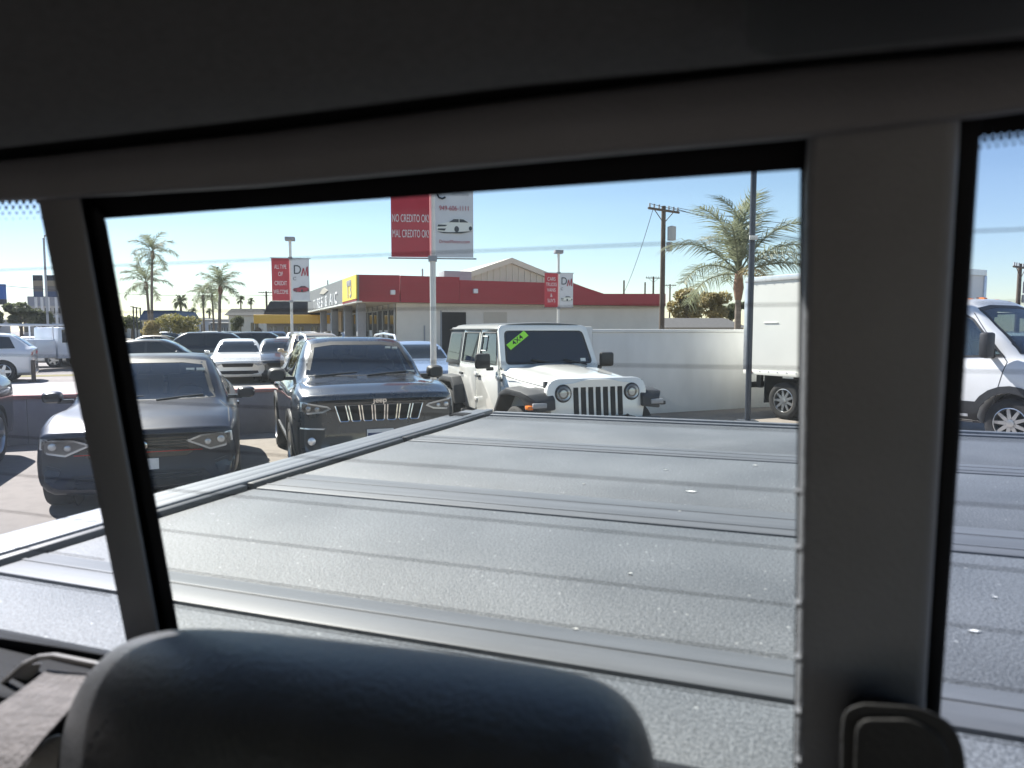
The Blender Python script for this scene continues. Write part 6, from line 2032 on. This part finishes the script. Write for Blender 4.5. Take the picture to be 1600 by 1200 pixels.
far(p_sedan, 437, 25.5, R(20), DK, "dark_sedan", "black sedan squeezed between the white sedan and tan SUV", "sedan", None)
far(p_sedan, 648, 19.5, R(20), (0.30, 0.38, 0.52), "blue_sedan", "pale blue sedan between the grey SUV and the off-roader", "sedan", None)
rows_ = [(412, 34, 105, DK, p_suv, "black SUV with pale roof edge under the yellow canopy band"), (452, 33, 20, WHT, p_sedan, "white sedan in the farther row left of the banner pole"), (468, 38, 20, SIL, p_suv, "silver SUV behind the banner pole's foot"),
         (395, 41, 20, GRY, p_sedan, "grey sedan two rows behind the white sedan"), (367, 44, 105, DK, p_suv, "black SUV side-on below the arched house"), (338, 48, 20, SIL, p_sedan, "silver sedan right of the broad shrub"),
         (430, 47, 20, BLU, p_suv, "dark blue SUV in the far row near the yellow canopy"), (480, 46, 20, WHT, p_suv, "white SUV below the grey sign front"), (505, 43, 20, DK, p_sedan, "black sedan before the grey columns"),
         (345, 62, 110, WHT, p_suv, "white SUV far off by the palm cluster's trunks"), (255, 44, 100, (0.33, 0.29, 0.24), p_sedan, "beige sedan low before the brownish shrub"), (265, 52, 20, SIL, p_suv, "silver SUV beneath the broad yellow-green shrub"),
         (520, 50, 20, GRY, p_suv, "grey SUV under the dealership overhang"), (310, 58, 20, DK, p_sedan, "black sedan beyond the broad shrub"), (588, 27, 20, SIL, p_sedan, "silver sedan hidden behind the grey SUV's roof rail")]
for px, D, rz, col, pr, lb in rows_:
    far(pr, px, D, R(rz), col, "far_suv" if pr is p_suv else "far_sedan", lb, "SUV" if pr is p_suv else "sedan")
far(p_suv, -66, 24.0, R(-62), WHT, "white_suv", "white SUV at the picture's left edge on the pale pavement", "SUV", None, 0.0)
far(p_sedan, 40, 34.0, R(-75), WHT, "white_sedan", "white sedan roof behind the service truck", "sedan", None, 0.0)
far(p_suv, 1600, 22.0, R(60), WHT, "white_suv", "white SUV roof beyond the box truck's cab", "SUV", None, 0.0)
drop_tree(p_sedan)
drop_tree(p_suv)
# white service truck on the left
P = on_ground(78, 577)
o = tag(empty("service_truck", (P.x, P.y, 0), R(62)), "white service truck with side lockers and ladder rack", "truck")
wt = paint("service_white", (0.74, 0.76, 0.78), 0.0, 0.35)
c_ = MB().side([(1.7, 0.55), (1.75, 1.05), (2.0, 1.12), (2.45, 1.85), (3.5, 1.9), (3.6, 0.55)], -0.95, 0.95)
def turn(mb):    # local +x is the way it drives
    mb.v = [(5.6 - y - 3.0, x, z) for x, y, z in mb.v]
    return mb
c_ = MB().side([(0.1, 0.5), (0.1, 0.95), (0.25, 1.05), (1.25, 1.15), (1.75, 1.85), (2.7, 1.88), (2.75, 0.5)], -0.95, 0.95)
turn(c_).build("cab", wt, o, bevel=0.05)
turn(MB().side([(1.50, 1.20), (1.86, 1.75), (2.55, 1.78), (2.55, 1.20)], -0.965, 0.965)).build("side_window", M_FARGLASS, o)
turn(MB().box(-1.0, 1.0, 2.85, 5.4, 0.55, 1.35)).build("locker_body", wt, o, bevel=0.03)
for k in range(3): turn(MB().box(-1.015, 1.015, 2.92 + k * 0.82, 3.67 + k * 0.82, 0.80, 1.30)).build("locker_door", wt, o, bevel=0.01)
for x in (-0.9, 0.9):
    turn(MB().tube([(x, 1.8, 1.98), (x, 5.3, 1.98)], 0.05, 6)).build("ladder_rack", wt, o)
    for y in (2.9, 5.2): turn(MB().tube([(x, y, 1.35), (x, y, 1.98)], 0.04, 6)).build("rack_post", wt, o)
for y in (0.95, 4.4):
    for s_ in (-1, 1):
        mb = MB().lathe([(-0.13, 0.22), (-0.14, 0.30), (-0.1, 0.39), (0.1, 0.39), (0.14, 0.30), (0.13, 0.22)], 20, 'y', (5.6 - y - 3.0, s_ * 0.85, 0.39))
        w_ = mb.build("wheel", M_TYRE, o)
        MB().lathe([(s_ * 0.10, 0.21), (s_ * 0.135, 0.19), (s_ * 0.12, 0.08)], 16, 'y', (5.6 - y - 3.0, s_ * 0.85, 0.39)).build("rim", M_RIMS, w_)
